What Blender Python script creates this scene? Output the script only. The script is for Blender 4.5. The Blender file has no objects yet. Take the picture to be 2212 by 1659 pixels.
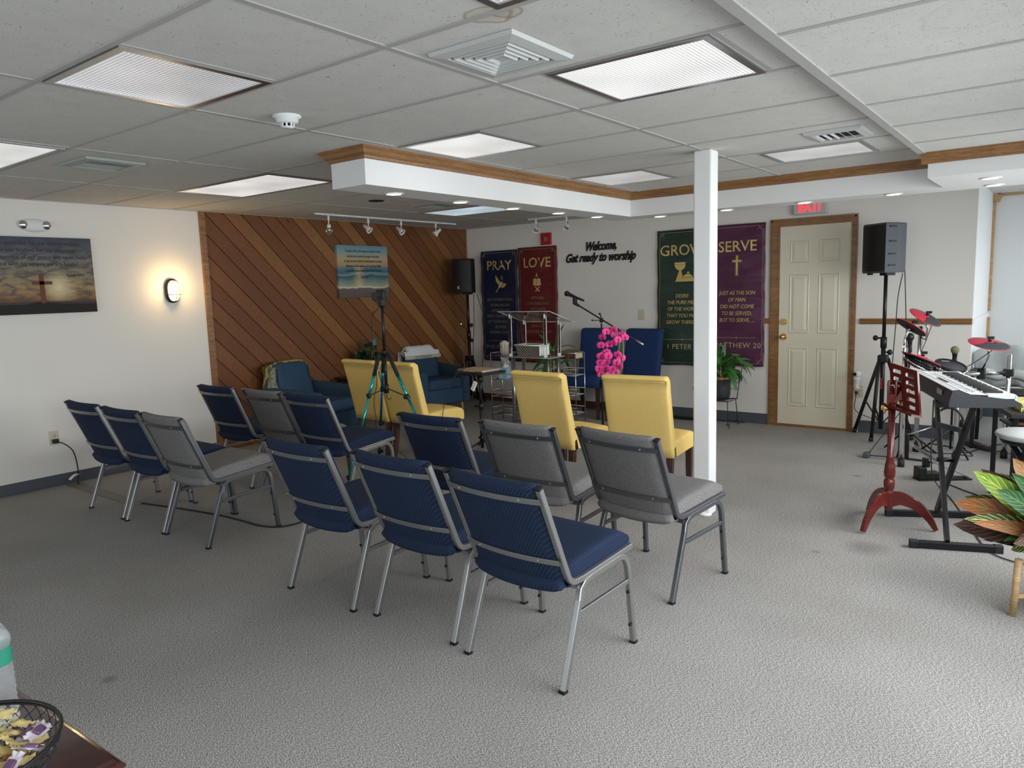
import bpy, bmesh, math, random
from mathutils import Vector, Matrix
random.seed(7)
PI=math.pi
V=Vector
scene=bpy.context.scene
COL=scene.collection
# ------------------------------------------------------------------ camera
CAMH=1.53
R_=V((0.79688948,0.60337103,-0.0301755)); U_=V((-0.0543995,0.12141391,0.99111016)); W_=V((-0.60167088,0.78816373,-0.12957655))
FPX=1584.27
cd=bpy.data.cameras.new('camera'); cam=bpy.data.objects.new('camera',cd); COL.objects.link(cam)
cd.sensor_width=36; cd.lens=FPX/2212*36; cd.clip_start=.02
cam.matrix_world=Matrix(((R_.x,U_.x,-W_.x,0),(R_.y,U_.y,-W_.y,0),(R_.z,U_.z,-W_.z,CAMH),(0,0,0,1)))
scene.camera=cam
# ------------------------------------------------------------------ world, exposure
scene.view_settings.view_transform='Standard'; scene.view_settings.look='None'
scene.view_settings.exposure=0.0; scene.view_settings.gamma=1; scene.view_settings.use_curve_mapping=False
wd=bpy.data.worlds.new('sky'); scene.world=wd; wd.use_nodes=True
bg=wd.node_tree.nodes['Background']; bg.inputs[0].default_value=(.72,.85,1,1); bg.inputs[1].default_value=1.0
# ------------------------------------------------------------------ large lights: daylight at the storefront windows (right) and added fill at the front (behind the camera)
def area(name,loc,rot,sx,sy,power,col):
    l=bpy.data.lights.new(name,'AREA'); l.shape='RECTANGLE'; l.size=sx; l.size_y=sy; l.energy=power; l.color=col
    o=bpy.data.objects.new(name,l); COL.objects.link(o); o.location=loc; o.rotation_euler=rot; return o
DAY=(.95,.98,1.0)
for i,(y,w,pw) in enumerate(((0.2,2.2,50),(2.9,2.2,84),(5.6,2.2,80),(8.4,1.5,14))):
    o=area('daylight_right_%d'%i,(.93,y,1.22),(0,PI/2-.42,0),1.65,w,pw,DAY); o.data.spread=2.4
for i,(x,pw) in enumerate(((-.9,14),(-3.6,36))):  # unseen fill lamps, added to brighten the near floor
    o=area('fill_front_%d'%i,(x,-2.33,1.25),(PI/2-.42,0,PI),2.3,1.6,pw,(1.0,.97,.92)); o.data.spread=2.4
# ------------------------------------------------------------------ pixel ray -> point at a known real distance
def P(u,v,x=None,y=None,z=None):
    d=W_+R_*((u-1106)/FPX)-U_*((v-829.5)/FPX)
    t=(z-CAMH)/d.z if z is not None else (x/d.x if x is not None else y/d.y)
    return V((0,0,CAMH))+d*t
# ------------------------------------------------------------------ materials
MC={}
def nt(m): return m.node_tree.nodes,m.node_tree.links
def mat(name,col,rough=.6,metal=0,spec=.5,bump=0,bscale=60,var=0,vscale=8,em=None,es=0,trans=0,ior=1.45,coat=0,sheen=0,alpha=1,stretch=None):
    if name in MC: return MC[name]
    m=bpy.data.materials.new(name); m.use_nodes=True; n,l=nt(m); b=n['Principled BSDF']
    b.inputs['Base Color'].default_value=(*col,1); b.inputs['Roughness'].default_value=rough; b.inputs['Metallic'].default_value=metal
    b.inputs['Specular IOR Level'].default_value=spec; b.inputs['IOR'].default_value=ior
    b.inputs['Transmission Weight'].default_value=trans; b.inputs['Coat Weight'].default_value=coat; b.inputs['Sheen Weight'].default_value=sheen
    b.inputs['Alpha'].default_value=alpha
    if em: b.inputs['Emission Color'].default_value=(*em,1); b.inputs['Emission Strength'].default_value=es
    tc=n.new('ShaderNodeTexCoord'); src=tc.outputs['Object']
    if stretch:
        mp=n.new('ShaderNodeMapping'); mp.inputs['Scale'].default_value=stretch; l.new(src,mp.inputs[0]); src=mp.outputs[0]
    ns=n.new('ShaderNodeTexNoise'); ns.inputs['Scale'].default_value=vscale; ns.inputs['Detail'].default_value=5; l.new(src,ns.inputs['Vector'])
    v=var if var else .04
    mx=n.new('ShaderNodeMix'); mx.data_type='RGBA'
    mx.inputs[6].default_value=(*[max(0,c*(1-v)) for c in col],1); mx.inputs[7].default_value=(*[min(1,c*(1+v)) for c in col],1)
    l.new(ns.outputs[0],mx.inputs[0]); l.new(mx.outputs[2],b.inputs['Base Color'])
    if bump:
        n2=n.new('ShaderNodeTexNoise'); n2.inputs['Scale'].default_value=bscale; n2.inputs['Detail'].default_value=3; l.new(src,n2.inputs['Vector'])
        bp=n.new('ShaderNodeBump'); bp.inputs['Strength'].default_value=bump; bp.inputs['Distance'].default_value=.004
        l.new(n2.outputs[0],bp.inputs['Height']); l.new(bp.outputs[0],b.inputs['Normal'])
    MC[name]=m; return m
def node(n,l,kind,ins={},**props):
    x=n.new(kind)
    for k,v in props.items(): setattr(x,k,v)
    for k,v in ins.items():
        if hasattr(v,'is_linked') or isinstance(v,bpy.types.NodeSocket): l.new(v,x.inputs[k])
        else: x.inputs[k].default_value=v
    return x
def mth(n,l,op,a,b=0.0,c=None):
    d={0:a,1:b}
    if c is not None: d[2]=c
    return node(n,l,'ShaderNodeMath',d,operation=op).outputs[0]
def mixc(n,l,f,a,b):
    x=n.new('ShaderNodeMix'); x.data_type='RGBA'
    for i,v in ((0,f),(6,a),(7,b)):
        if isinstance(v,bpy.types.NodeSocket): l.new(v,x.inputs[i])
        else: x.inputs[i].default_value=v if i==0 else (*v,1)
    return x.outputs[2]
def base(name,rough=.8):
    m=bpy.data.materials.new(name); m.use_nodes=True; n,l=nt(m); b=n['Principled BSDF']; b.inputs['Roughness'].default_value=rough
    MC[name]=m; return m,n,l,b
def ramp(n,l,f,stops):
    r=n.new('ShaderNodeValToRGB'); l.new(f,r.inputs[0])
    e=r.color_ramp.elements
    e[0].position=stops[0][0]; e[0].color=(*stops[0][1],1); e[1].position=stops[-1][0]; e[1].color=(*stops[-1][1],1)
    for p,c in stops[1:-1]:
        q=e.new(p); q.color=(*c,1)
    return r.outputs[0]
def bumpn(n,l,h,b,s=.4,d=.003):
    bp=n.new('ShaderNodeBump'); bp.inputs['Strength'].default_value=s; bp.inputs['Distance'].default_value=d; l.new(h,bp.inputs['Height']); l.new(bp.outputs[0],b.inputs['Normal'])
def m_fabric_dots(name,bgc,dot):
    m,n,l,b=base(name,.85); tc=n.new('ShaderNodeTexCoord'); s=n.new('ShaderNodeSeparateXYZ'); l.new(tc.outputs['Object'],s.inputs[0])
    q=mth(n,l,'ADD',s.outputs[1],s.outputs[2]); K=2*PI/.0095
    a=mth(n,l,'SINE',mth(n,l,'MULTIPLY',mth(n,l,'ADD',s.outputs[0],q),K/1.41)); c=mth(n,l,'SINE',mth(n,l,'MULTIPLY',mth(n,l,'SUBTRACT',s.outputs[0],q),K/1.41))
    f=mth(n,l,'MULTIPLY',mth(n,l,'GREATER_THAN',mth(n,l,'MULTIPLY',a,c),.5),.42)
    w=mth(n,l,'GREATER_THAN',a,0.0)
    f2=mth(n,l,'MULTIPLY',f,w)
    c0=mixc(n,l,mth(n,l,'MULTIPLY',mth(n,l,'ADD',a,1.0),.5),[x*.75 for x in bgc],[x*1.25 for x in bgc])
    l.new(mixc(n,l,f2,c0,dot),b.inputs['Base Color']); bumpn(n,l,mth(n,l,'MULTIPLY',a,c),b,.3,.001)
    b.inputs['Specular IOR Level'].default_value=.25
    return m
def m_heather(name,c1,c2,sc=620):
    m,n,l,b=base(name,.9); tc=n.new('ShaderNodeTexCoord'); mp=node(n,l,'ShaderNodeMapping',{0:tc.outputs['Object'],3:(1,1,.45)})
    ns=node(n,l,'ShaderNodeTexNoise',{'Vector':mp.outputs[0],'Scale':sc,'Detail':3})
    l.new(ramp(n,l,ns.outputs[0],[(.32,c1),(.68,c2)]),b.inputs['Base Color']); bumpn(n,l,ns.outputs[0],b,.2,.001); b.inputs['Specular IOR Level'].default_value=.2
    return m
def m_linen(name,c):
    m,n,l,b=base(name,.85); tc=n.new('ShaderNodeTexCoord')
    a=node(n,l,'ShaderNodeTexNoise',{'Vector':node(n,l,'ShaderNodeMapping',{0:tc.outputs['Object'],3:(1,1,16)}).outputs[0],'Scale':45,'Detail':3}).outputs[0]
    c2=node(n,l,'ShaderNodeTexNoise',{'Vector':node(n,l,'ShaderNodeMapping',{0:tc.outputs['Object'],3:(16,16,1)}).outputs[0],'Scale':45,'Detail':3}).outputs[0]
    f=mth(n,l,'MULTIPLY',mth(n,l,'ADD',a,c2),.5)
    l.new(ramp(n,l,f,[(.36,[x*.88 for x in c]),(.64,[min(1,x*1.08) for x in c])]),b.inputs['Base Color']); bumpn(n,l,f,b,.25,.002); b.inputs['Specular IOR Level'].default_value=.2
    return m
def m_wood(name,c1,c2,axis=(1,1,8),sc=3,rough=.45,rings=True,spec=.5):
    if name in MC: return MC[name]
    m,n,l,b=base(name,rough); tc=n.new('ShaderNodeTexCoord')
    mp=node(n,l,'ShaderNodeMapping',{0:tc.outputs['Object'],3:axis})
    a=node(n,l,'ShaderNodeTexNoise',{'Vector':mp.outputs[0],'Scale':sc,'Detail':8,'Distortion':1.5}).outputs[0]
    f=node(n,l,'ShaderNodeTexNoise',{'Vector':mp.outputs[0],'Scale':sc*9,'Detail':6}).outputs[0]
    g=mth(n,l,'MULTIPLY',mth(n,l,'ADD',a,f),.5)
    l.new(ramp(n,l,g,[(.36,c1),(.66,c2)]),b.inputs['Base Color']); bumpn(n,l,f,b,.08,.002); b.inputs['Specular IOR Level'].default_value=spec
    return m
# ---- room materials
def m_carpet():
    m,n,l,b=base('carpet',1.0); tc=n.new('ShaderNodeTexCoord'); o=tc.outputs['Object']
    mp=node(n,l,'ShaderNodeMapping',{0:o,2:(0,0,.62),3:(1,3.2,1)})
    a=node(n,l,'ShaderNodeTexNoise',{'Vector':mp.outputs[0],'Scale':115,'Detail':3}).outputs[0]
    c=node(n,l,'ShaderNodeTexNoise',{'Vector':o,'Scale':260,'Detail':2}).outputs[0]
    big=node(n,l,'ShaderNodeTexNoise',{'Vector':o,'Scale':1.3,'Detail':4}).outputs[0]
    f=mth(n,l,'MULTIPLY',mth(n,l,'ADD',a,c),.5)
    col=ramp(n,l,f,[(.40,(.105,.099,.093)),(.5,(.275,.262,.249)),(.60,(.57,.55,.53))])
    st=ramp(n,l,big,[(.3,(.86,.85,.83)),(.6,(1,1,1))])
    mu=node(n,l,'ShaderNodeMix',{},data_type='RGBA',blend_type='MULTIPLY'); mu.inputs[0].default_value=1; l.new(col,mu.inputs[6]); l.new(st,mu.inputs[7])
    cur=mu.outputs[2]
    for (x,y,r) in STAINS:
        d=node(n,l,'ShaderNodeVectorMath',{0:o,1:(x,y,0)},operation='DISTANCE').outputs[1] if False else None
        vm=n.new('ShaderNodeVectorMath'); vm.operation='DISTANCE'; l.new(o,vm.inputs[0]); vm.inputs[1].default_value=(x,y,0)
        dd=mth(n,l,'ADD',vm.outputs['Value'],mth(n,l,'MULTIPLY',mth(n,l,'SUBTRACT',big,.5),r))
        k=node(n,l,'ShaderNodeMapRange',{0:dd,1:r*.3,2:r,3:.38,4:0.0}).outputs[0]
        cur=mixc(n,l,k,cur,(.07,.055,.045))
    l.new(cur,b.inputs['Base Color']); bumpn(n,l,f,b,.5,.003); b.inputs['Specular IOR Level'].default_value=.1
    return m
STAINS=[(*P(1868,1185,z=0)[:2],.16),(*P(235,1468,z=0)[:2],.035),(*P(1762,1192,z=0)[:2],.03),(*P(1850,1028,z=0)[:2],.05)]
def m_tile():
    m,n,l,b=base('ceiling_tile',.95); tc=n.new('ShaderNodeTexCoord'); o=tc.outputs['Object']
    w=node(n,l,'ShaderNodeTexNoise',{'Vector':o,'Scale':9,'Detail':2}).outputs[0]
    fn=node(n,l,'ShaderNodeTexNoise',{'Vector':o,'Scale':62,'Detail':2,'Distortion':2.2}).outputs[0]
    fn2=node(n,l,'ShaderNodeTexNoise',{'Vector':o,'Scale':260,'Detail':1}).outputs[0]
    k=ramp(n,l,fn,[(.30,(1,1,1)),(.335,(0,0,0))])
    k2=ramp(n,l,fn2,[(.33,(1,1,1)),(.38,(0,0,0))])
    basec=mixc(n,l,w,(.57,.555,.515),(.65,.632,.59))
    sp=mixc(n,l,k,basec,(.26,.25,.235)); sp=mixc(n,l,mth(n,l,'MULTIPLY',k2,.35),sp,(.3,.29,.27))
    for (x,y,z,r,s,colr) in RINGS:
        vm=n.new('ShaderNodeVectorMath'); vm.operation='DISTANCE'; l.new(o,vm.inputs[0]); vm.inputs[1].default_value=(x,y,z)
        nn=node(n,l,'ShaderNodeTexNoise',{'Vector':o,'Scale':12,'Detail':3}).outputs[0]
        dd=mth(n,l,'ADD',vm.outputs['Value'],mth(n,l,'MULTIPLY',mth(n,l,'SUBTRACT',nn,.5),r*.9))
        e=mth(n,l,'ABSOLUTE',mth(n,l,'SUBTRACT',dd,r))
        kk=node(n,l,'ShaderNodeMapRange',{0:e,1:0.0,2:.012,3:s,4:0.0}).outputs[0]
        ins=node(n,l,'ShaderNodeMapRange',{0:dd,1:r*.8,2:r,3:s*.3,4:0.0}).outputs[0]
        sp=mixc(n,l,mth(n,l,'MAXIMUM',kk,ins),sp,colr)
    l.new(sp,b.inputs['Base Color']); bumpn(n,l,mth(n,l,'ADD',mth(n,l,'MULTIPLY',k,-1.0),w),b,.25,.004); b.inputs['Specular IOR Level'].default_value=.1
    return m
CZ=2.35; CZR=2.29
def _rg(u,v,r,s,c,z=CZ):
    p=P(u,v,z=z); return (p.x,p.y,p.z,r,s,c)
RINGS=[_rg(1055,32,.07,.75,(.30,.22,.14)),_rg(1095,26,.045,.7,(.30,.22,.14)),_rg(1730,192,.07,.22,(.38,.35,.3)),_rg(2110,28,.14,.25,(.40,.38,.32),CZR),_rg(1470,78,.10,.2,(.42,.39,.34))]
M=dict(
 wall=mat('wall_paint',(.77,.735,.68),.7,bump=.06,bscale=140,var=.02,vscale=2),
 white=mat('white_paint',(.77,.77,.755),.5,bump=.03,bscale=80,var=.015),
 grid=mat('grid_metal',(.41,.40,.375),.6),
 dark_rubber=mat('cove_base',(.075,.085,.10),.5,bump=.03),
 brown_base=mat('brown_cove_base',(.10,.045,.025),.5),
 silver=mat('silver_powder',(.34,.34,.335),.36,metal=.85,var=.05,vscale=300),
 silver_dark=mat('grey_powder',(.15,.155,.165),.38,metal=.8,var=.05,vscale=300),
 chrome=mat('chrome',(.8,.8,.8),.12,metal=1),
 steel=mat('steel',(.5,.5,.5),.3,metal=1),
 black=mat('black_plastic',(.008,.008,.009),.45),
 blackm=mat('black_metal',(.016,.016,.018),.35,metal=.3),
 rubber=mat('black_rubber',(.02,.02,.02),.8),
 greyp=mat('grey_plastic',(.07,.077,.088),.55),
 kbody=mat('keyboard_black',(.028,.03,.035),.45),
 brass=mat('brass',(.85,.58,.2),.15,metal=1),
 gold=mat('gold_print',(.62,.46,.17),.4,metal=.15),
 golddim=mat('gold_thin_print',(.42,.34,.17),.5),
 yellow=m_linen('yellow_linen',(.78,.55,.18)),
 navy=m_fabric_dots('navy_dotted_fabric',(.0085,.018,.046),(.11,.155,.26)),
 greyf=m_heather('grey_heather_fabric',(.05,.047,.045),(.28,.27,.262)),
 denim=m_heather('slate_blue_fabric',(.022,.05,.095),(.055,.105,.17),500),
 navy_plain=m_heather('navy_stretch_fabric',(.010,.024,.085),(.025,.055,.16),500),
 dwood=m_wood('dark_walnut',(.025,.012,.008),(.075,.035,.02),rough=.3),
 cherry=m_wood('cherry_lacquer',(.085,.011,.009),(.14,.018,.013),rough=.22),
 mahog=m_wood('mahogany_gloss',(.03,.009,.007),(.055,.016,.012),rough=.12),
 lwood=m_wood('light_wood',(.42,.26,.12),(.62,.42,.22),rough=.5),
 oak=m_wood('oak_trim',(.16,.07,.022),(.33,.165,.06),rough=.35,axis=(1,1,6)),
 oakh=m_wood('oak_trim_lengthwise',(.17,.075,.022),(.34,.17,.062),rough=.35,axis=(1,1,9),sc=3),
 cream=mat('cream_door_paint',(.72,.665,.53),.4,var=.02),
 acrylic=mat('clear_acrylic',(1,1,1),.02,trans=1,ior=1.12,spec=.5),
 teal=mat('turquoise_anodised',(.02,.42,.46),.25,metal=.75),
 tealdark=mat('blue_anodised',(.01,.16,.27),.3,metal=.7),
 red=mat('red_plastic',(.42,.02,.025),.35),
 cymred=mat('red_cymbal_rubber',(.50,.03,.06),.45),
 cymblk=mat('black_cymbal_rubber',(.035,.037,.042),.7,bump=.1,bscale=200),
 pink=mat('orchid_pink',(.85,.06,.30),.55,var=.3,vscale=40),
 pinkd=mat('orchid_throat',(.45,.0,.10),.6),
 leaf=mat('leaf_green',(.05,.165,.035),.35,var=.45,vscale=14),
 leafd=mat('leaf_dark_green',(.018,.06,.022),.35,var=.4,vscale=14),
 beige=mat('beige_plastic',(.60,.54,.40),.4),
 paper=mat('white_paper',(.8,.8,.78),.7),
 towel=mat('white_towel',(.72,.74,.72),.95,bump=.4,bscale=90),
 glass=mat('bulb_glass',(1,1,1),.03,trans=1),
 pot=mat('charcoal_pot',(.03,.03,.032),.55,bump=.1,bscale=30),
)
# ------------------------------------------------------------------ mesh helpers
class B:
    def __init__(s): s.bm=bmesh.new(); s.mi=0
    def _f(s,vs,smooth=False):
        try:
            f=s.bm.faces.new(vs); f.material_index=s.mi; f.smooth=smooth; return f
        except ValueError: return None
    def box(s,c,size,rot=None,bev=0,seg=2):
        b2=bmesh.new(); bmesh.ops.create_cube(b2,size=1)
        for v in b2.verts: v.co=V((v.co.x*size[0],v.co.y*size[1],v.co.z*size[2]))
        if bev: bmesh.ops.bevel(b2,geom=list(b2.edges),offset=bev,segments=seg,affect='EDGES',profile=.5)
        if rot is not None:
            for v in b2.verts: v.co=rot@v.co
        if bev:
            b2.normal_update(); ax=[(rot@V(a) if rot is not None else V(a)) for a in ((1,0,0),(0,1,0),(0,0,1))]
            for f in b2.faces: f.smooth=not any(abs(f.normal.dot(a))>.999 for a in ax)
        s._merge(b2,V(c)); return s
    def bx(s,a,b,bev=0,seg=2):
        a=V(a);b=V(b); return s.box((a+b)/2,[abs(x) for x in (b-a)],None,bev,seg)
    def _merge(s,b2,off=V((0,0,0)),smooth=False):
        mp={}
        for v in b2.verts: mp[v]=s.bm.verts.new(v.co+off)
        for f in b2.faces:
            s._f([mp[v] for v in f.verts],smooth or f.smooth)
        b2.free()
    def poly(s,pts,thick,n):            # planar polygon extruded by thick along n
        n=V(n).normalized()*thick; a=[s.bm.verts.new(V(p)) for p in pts]; b=[s.bm.verts.new(V(p)+n) for p in pts]
        s._f(a[::-1]); s._f(b); k=len(a)
        for i in range(k): s._f([a[i],a[(i+1)%k],b[(i+1)%k],b[i]])
        return s
    def loft(s,rings,cap=True,closed=True,smooth=True):
        L=[[s.bm.verts.new(V(p)) for p in r] for r in rings]; k=len(L[0])
        for i in range(len(L)-1):
            for j in range(k if closed else k-1):
                s._f([L[i][j],L[i][(j+1)%k],L[i+1][(j+1)%k],L[i+1][j]],smooth)
        if cap and closed: s._f(L[0][::-1]); s._f(L[-1])
        return s
    def tube(s,path,r,n=8,cap=True,prof=None,side=None):
        path=[V(p) for p in path]; rr=r if isinstance(r,(list,tuple)) else [r]*len(path); rings=[]; prev=None
        for i,p in enumerate(path):
            t=(path[min(i+1,len(path)-1)]-path[max(i-1,0)])
            if t.length<1e-9: t=V((0,0,1))
            t.normalize()
            if side is not None: a=V(side); a=(a-t*a.dot(t)).normalized()
            elif prev is None:
                a=V((1,0,0)) if abs(t.x)<.9 else V((0,1,0)); a=(a-t*a.dot(t)).normalized()
            else: a=(prev-t*prev.dot(t)).normalized()
            prev=a; b=t.cross(a)
            if prof: rings.append([p+a*x+b*y for x,y in prof])
            else: rings.append([p+(a*math.cos(2*PI*k/n)+b*math.sin(2*PI*k/n))*rr[i] for k in range(n)])
        return s.loft(rings,cap,True,smooth=prof is None)
    def sq(s,path,w,h,side=(1,0,0)):    # rectangular tube
        w/=2;h/=2; c=min(w,h)*.25
        return s.tube(path,0,prof=[(-w+c,-h),(w-c,-h),(w,-h+c),(w,h-c),(w-c,h),(-w+c,h),(-w,h-c),(-w,-h+c)],side=side)
    def lathe(s,prof,o=(0,0,0),ax=(0,0,1),n=20,cap=True):
        ax=V(ax).normalized(); a=V((1,0,0)) if abs(ax.x)<.9 else V((0,1,0)); a=(a-ax*a.dot(ax)).normalized(); b=ax.cross(a); o=V(o)
        return s.loft([[o+ax*z+(a*math.cos(2*PI*k/n)+b*math.sin(2*PI*k/n))*max(r,1e-4) for k in range(n)] for r,z in prof],cap)
    def cyl(s,a,b,r,n=14,r2=None): return s.tube([a,b],[r,r if r2 is None else r2],n)
    def sph(s,c,r,sc=(1,1,1),n=14,rot=None):
        b2=bmesh.new(); bmesh.ops.create_uvsphere(b2,u_segments=n,v_segments=max(6,n//2+2),radius=r)
        for v in b2.verts:
            v.co=V((v.co.x*sc[0],v.co.y*sc[1],v.co.z*sc[2]))
            if rot is not None: v.co=rot@v.co
        s._merge(b2,V(c),True); return s
    def grid(s,f,nu,nv,smooth=True,flip=False):
        g=[[s.bm.verts.new(V(f(i/nu,j/nv))) for j in range(nv+1)] for i in range(nu+1)]
        for i in range(nu):
            for j in range(nv):
                q=[g[i][j],g[i+1][j],g[i+1][j+1],g[i][j+1]]
                s._f(q[::-1] if flip else q,smooth)
        return g
    def shell(s,f,nu,nv,off):           # closed thick sheet: f(u,v) front, off(u,v) vector to the back
        a=s.grid(f,nu,nv); b=s.grid(lambda u,v:V(f(u,v))+V(off(u,v)),nu,nv,flip=True)
        for i in range(nu): s._f([a[i][0],b[i][0],b[i+1][0],a[i+1][0]],True); s._f([a[i+1][nv],b[i+1][nv],b[i][nv],a[i][nv]],True)
        for j in range(nv): s._f([a[0][j+1],b[0][j+1],b[0][j],a[0][j]],True); s._f([a[nu][j],b[nu][j],b[nu][j+1],a[nu][j+1]],True)
        return s
    def obj(s,name,m,parent=None,world=False,weld=False):
        if weld: bmesh.ops.remove_doubles(s.bm,verts=s.bm.verts,dist=1e-5)
        bmesh.ops.recalc_face_normals(s.bm,faces=s.bm.faces)
        me=bpy.data.meshes.new(name)
        if parent is not None and world: s.bm.transform(wm(parent).inverted())
        s.bm.to_mesh(me); s.bm.free()
        for x in (m if isinstance(m,(list,tuple)) else [m]): me.materials.append(M[x] if isinstance(x,str) else x)
        o=bpy.data.objects.new(name,me); COL.objects.link(o)
        if parent is not None: o.parent=parent
        return o
def wm(o):
    m=o.matrix_basis.copy()
    return wm(o.parent)@m if o.parent else m
def Rz(a): return Matrix.Rotation(a,3,'Z')
def Rx(a): return Matrix.Rotation(a,3,'X')
def Ry(a): return Matrix.Rotation(a,3,'Y')
def tag(o,label,cat,group=None,kind=None):
    o['label']=label; o['category']=cat
    if group: o['group']=group
    if kind: o['kind']=kind
    return o
def thing(name,label,cat,loc=(0,0,0),rz=0,group=None):
    o=bpy.data.objects.new(name,None); COL.objects.link(o); o.empty_display_size=.05
    o.location=loc; o.rotation_euler=(0,0,rz); return tag(o,label,cat,group)
def struct(name,b,m,parent=None):
    o=b.obj(name,m,parent); o['kind']='structure'; return o
def kids(o): return list(o.children)
def dup(o,loc=None,rz=None,label=None,parent=None):
    c=o.copy(); COL.objects.link(c)
    if parent is not None: c.parent=parent
    if loc is not None: c.location=loc
    if rz is not None: c.rotation_euler=(0,0,rz)
    if label: c['label']=label
    for k in CH[o.name]: dup(k,parent=c)
    return c
CH={}
def index_children(o):
    ch=[x for x in COL.objects if x.parent==o]; CH[o.name]=ch
    for x in ch: index_children(x)
def cr(pts,n=6):
    pts=[V(p) for p in pts]; q=[pts[0]*2-pts[1]]+pts+[pts[-1]*2-pts[-2]]; out=[]
    for i in range(1,len(q)-2):
        for k in range(n):
            t=k/n; a,b,c,d=q[i-1],q[i],q[i+1],q[i+2]
            out.append(.5*((2*b)+(c-a)*t+(2*a-5*b+4*c-d)*t*t+(3*b-a-3*c+d)*t**3))
    return out+[pts[-1]]
def fr(o,x,y):
    x=V(x).normalized(); y=V(y); y=(y-x*y.dot(x)).normalized(); z=x.cross(y)
    return Matrix(((x.x,y.x,z.x,o[0]),(x.y,y.y,z.y,o[1]),(x.z,y.z,z.z,o[2]),(0,0,0,1)))
def text(body,size,m,name,mw,parent=None,ext=.0006,shear=0,bold=0,xs=1,align='CENTER',sp=1.0,warp=None,label=None,res=3):
    cu=bpy.data.curves.new('t','FONT'); cu.body=body; cu.size=size; cu.extrude=ext; cu.shear=shear; cu.offset=bold; cu.align_x=align; cu.align_y='CENTER'; cu.space_character=sp; cu.resolution_u=res
    t=bpy.data.objects.new('t',cu); me=bpy.data.meshes.new_from_object(t); bpy.data.objects.remove(t); bpy.data.curves.remove(cu)
    me.name=name
    me.transform(Matrix.Scale(xs,4,(1,0,0))); me.transform(mw)
    if warp:
        for v in me.vertices: v.co=warp(v.co)
    if parent is not None: me.transform(wm(parent).inverted())
    me.materials.clear(); me.materials.append(M[m] if isinstance(m,str) else m)
    o=bpy.data.objects.new(name,me); COL.objects.link(o)
    if parent is not None: o.parent=parent
    if label: o['label']=label
    return o
# ================================================================== ROOM
XL=-6.7; XR=1.02; YF=-2.45; YB=7.82; YR=9.3; XC=-.705; T=.08
floor=struct('floor',B().bx((XL-T,YF-T,-.06),(XR+T,YR+T,0)),m_carpet())
struct('wall_left',B().bx((XL-T,YF-T,0),(XL,YR,2.42)),'wall')
struct('wall_back',B().bx((XL,YB,0),(XC,YB+T,2.42)),'wall')
struct('wall_recess',B().bx((XC-T,YB+T,0),(XC,YR,2.42)).bx((XC,YR,0),(XR+T,YR+T,2.42)),'white')
struct('wall_right',B().bx((XR,YF-T,0),(XR+T,YR,2.42)),'white')
struct('wall_front',B().bx((XL,YF-T,0),(XR,YF,2.42)),'wall')
tile=m_tile()
ceil=struct('ceiling',B().bx((XL-T,YF-T,CZ),(XR+T,YR+T,CZ+.07)),tile)
ceil2=struct('ceiling',B().bx((-.80,YF,CZR),(XR,5.45,CZ-.001)),tile)
g=B(); gw=.012
for x in (-5.55,-4.335,-3.115,-1.89): g.bx((x-gw,YF,CZ-.004),(x+gw,YB,CZ+.001))
ys=[1.22+.61*k for k in range(-6,11)]
for y in ys: g.bx((XL,y-gw,CZ-.0035),(-.86,y+gw,CZ+.001))
g.bx((-2.505,1.22,CZ-.003),(-2.485,1.83,CZ+.001)); g.bx((-1.69,2.44,CZ-.003),(-1.67,3.05,CZ+.001)); g.bx((-1.0,2.44,CZ-.003),(-.98,3.05,CZ+.001))
struct('ceiling_grid',g,'grid',ceil)
g=B(); g.bx((-.875,YF,CZ-.006),(-.80,6.0,CZ)); g.bx((-.815,YF,CZR-.006),(-.80,5.45,CZ-.006)); g.bx((-.80,YF,CZR-.006),(-.775,5.42,CZR+.001))
for y in [2.44+.615*k for k in range(-7,5)]: g.bx((-.80,y-gw,CZR-.0035),(XR,y+gw,CZR+.001))
for x in (.42,): g.bx((x-gw,YF,CZR-.004),(x+gw,5.4,CZR+.001))
struct('ceiling_grid',g,'grid',ceil2)
# perimeter wall angle
struct('trim_1',B().bx((XL,YF,CZ-.004),(XL+.02,YB,CZ)).bx((XL,YB-.02,CZ-.004),(XC,YB,CZ)),'grid')
# dropped soffit with downlights
SZ=2.14
struct('trim_2',B().bx((-3.52,2.92,SZ),(-3.23,6.36,CZ)).bx((-3.23,6.08,SZ),(-.765,6.36,CZ)).bx((-.765,5.38,SZ),(XR,6.36,CZ)),'white')
def crown(path,prof,z0):
    n=len(path); rings=[]
    for i in range(n):
        p=V(path[i]); d0=(p-V(path[i-1])).normalized() if i else None; d1=(V(path[i+1])-p).normalized() if i<n-1 else None
        if d0 is None:d0=d1
        if d1 is None:d1=d0
        n0=V((d0.y,-d0.x));n1=V((d1.y,-d1.x)); nn=(n0+n1); nn=nn/(nn.length_squared/2) if nn.length_squared>1e-6 else n0
        rings.append([(p.x+nn.x*d,p.y+nn.y*d,z0+z) for d,z in prof])
    return rings
cp=[(0,0),(.052,0),(.052,-.012),(.04,-.02),(.032,-.038),(.016,-.05),(.013,-.062),(.006,-.066),(0,-.066)]
b=B(); b.loft(crown([(-3.52,6.3),(-3.52,2.92),(-3.23,2.92),(-3.23,6.08),(-.80,6.08)],cp,CZ),smooth=False)
b.loft(crown([(-.80,5.38),(XR,5.38)],cp,CZR),smooth=False); struct('trim_3',b,'oakh')
# column
struct('trim_4',B().bx((-1.942,4.49,0),(-1.824,4.608,CZ),bev=.012,seg=3),'white')
struct('trim_5',B().sph((-1.865,4.505,.008),.05,(1,.8,.35)),'white')
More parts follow.
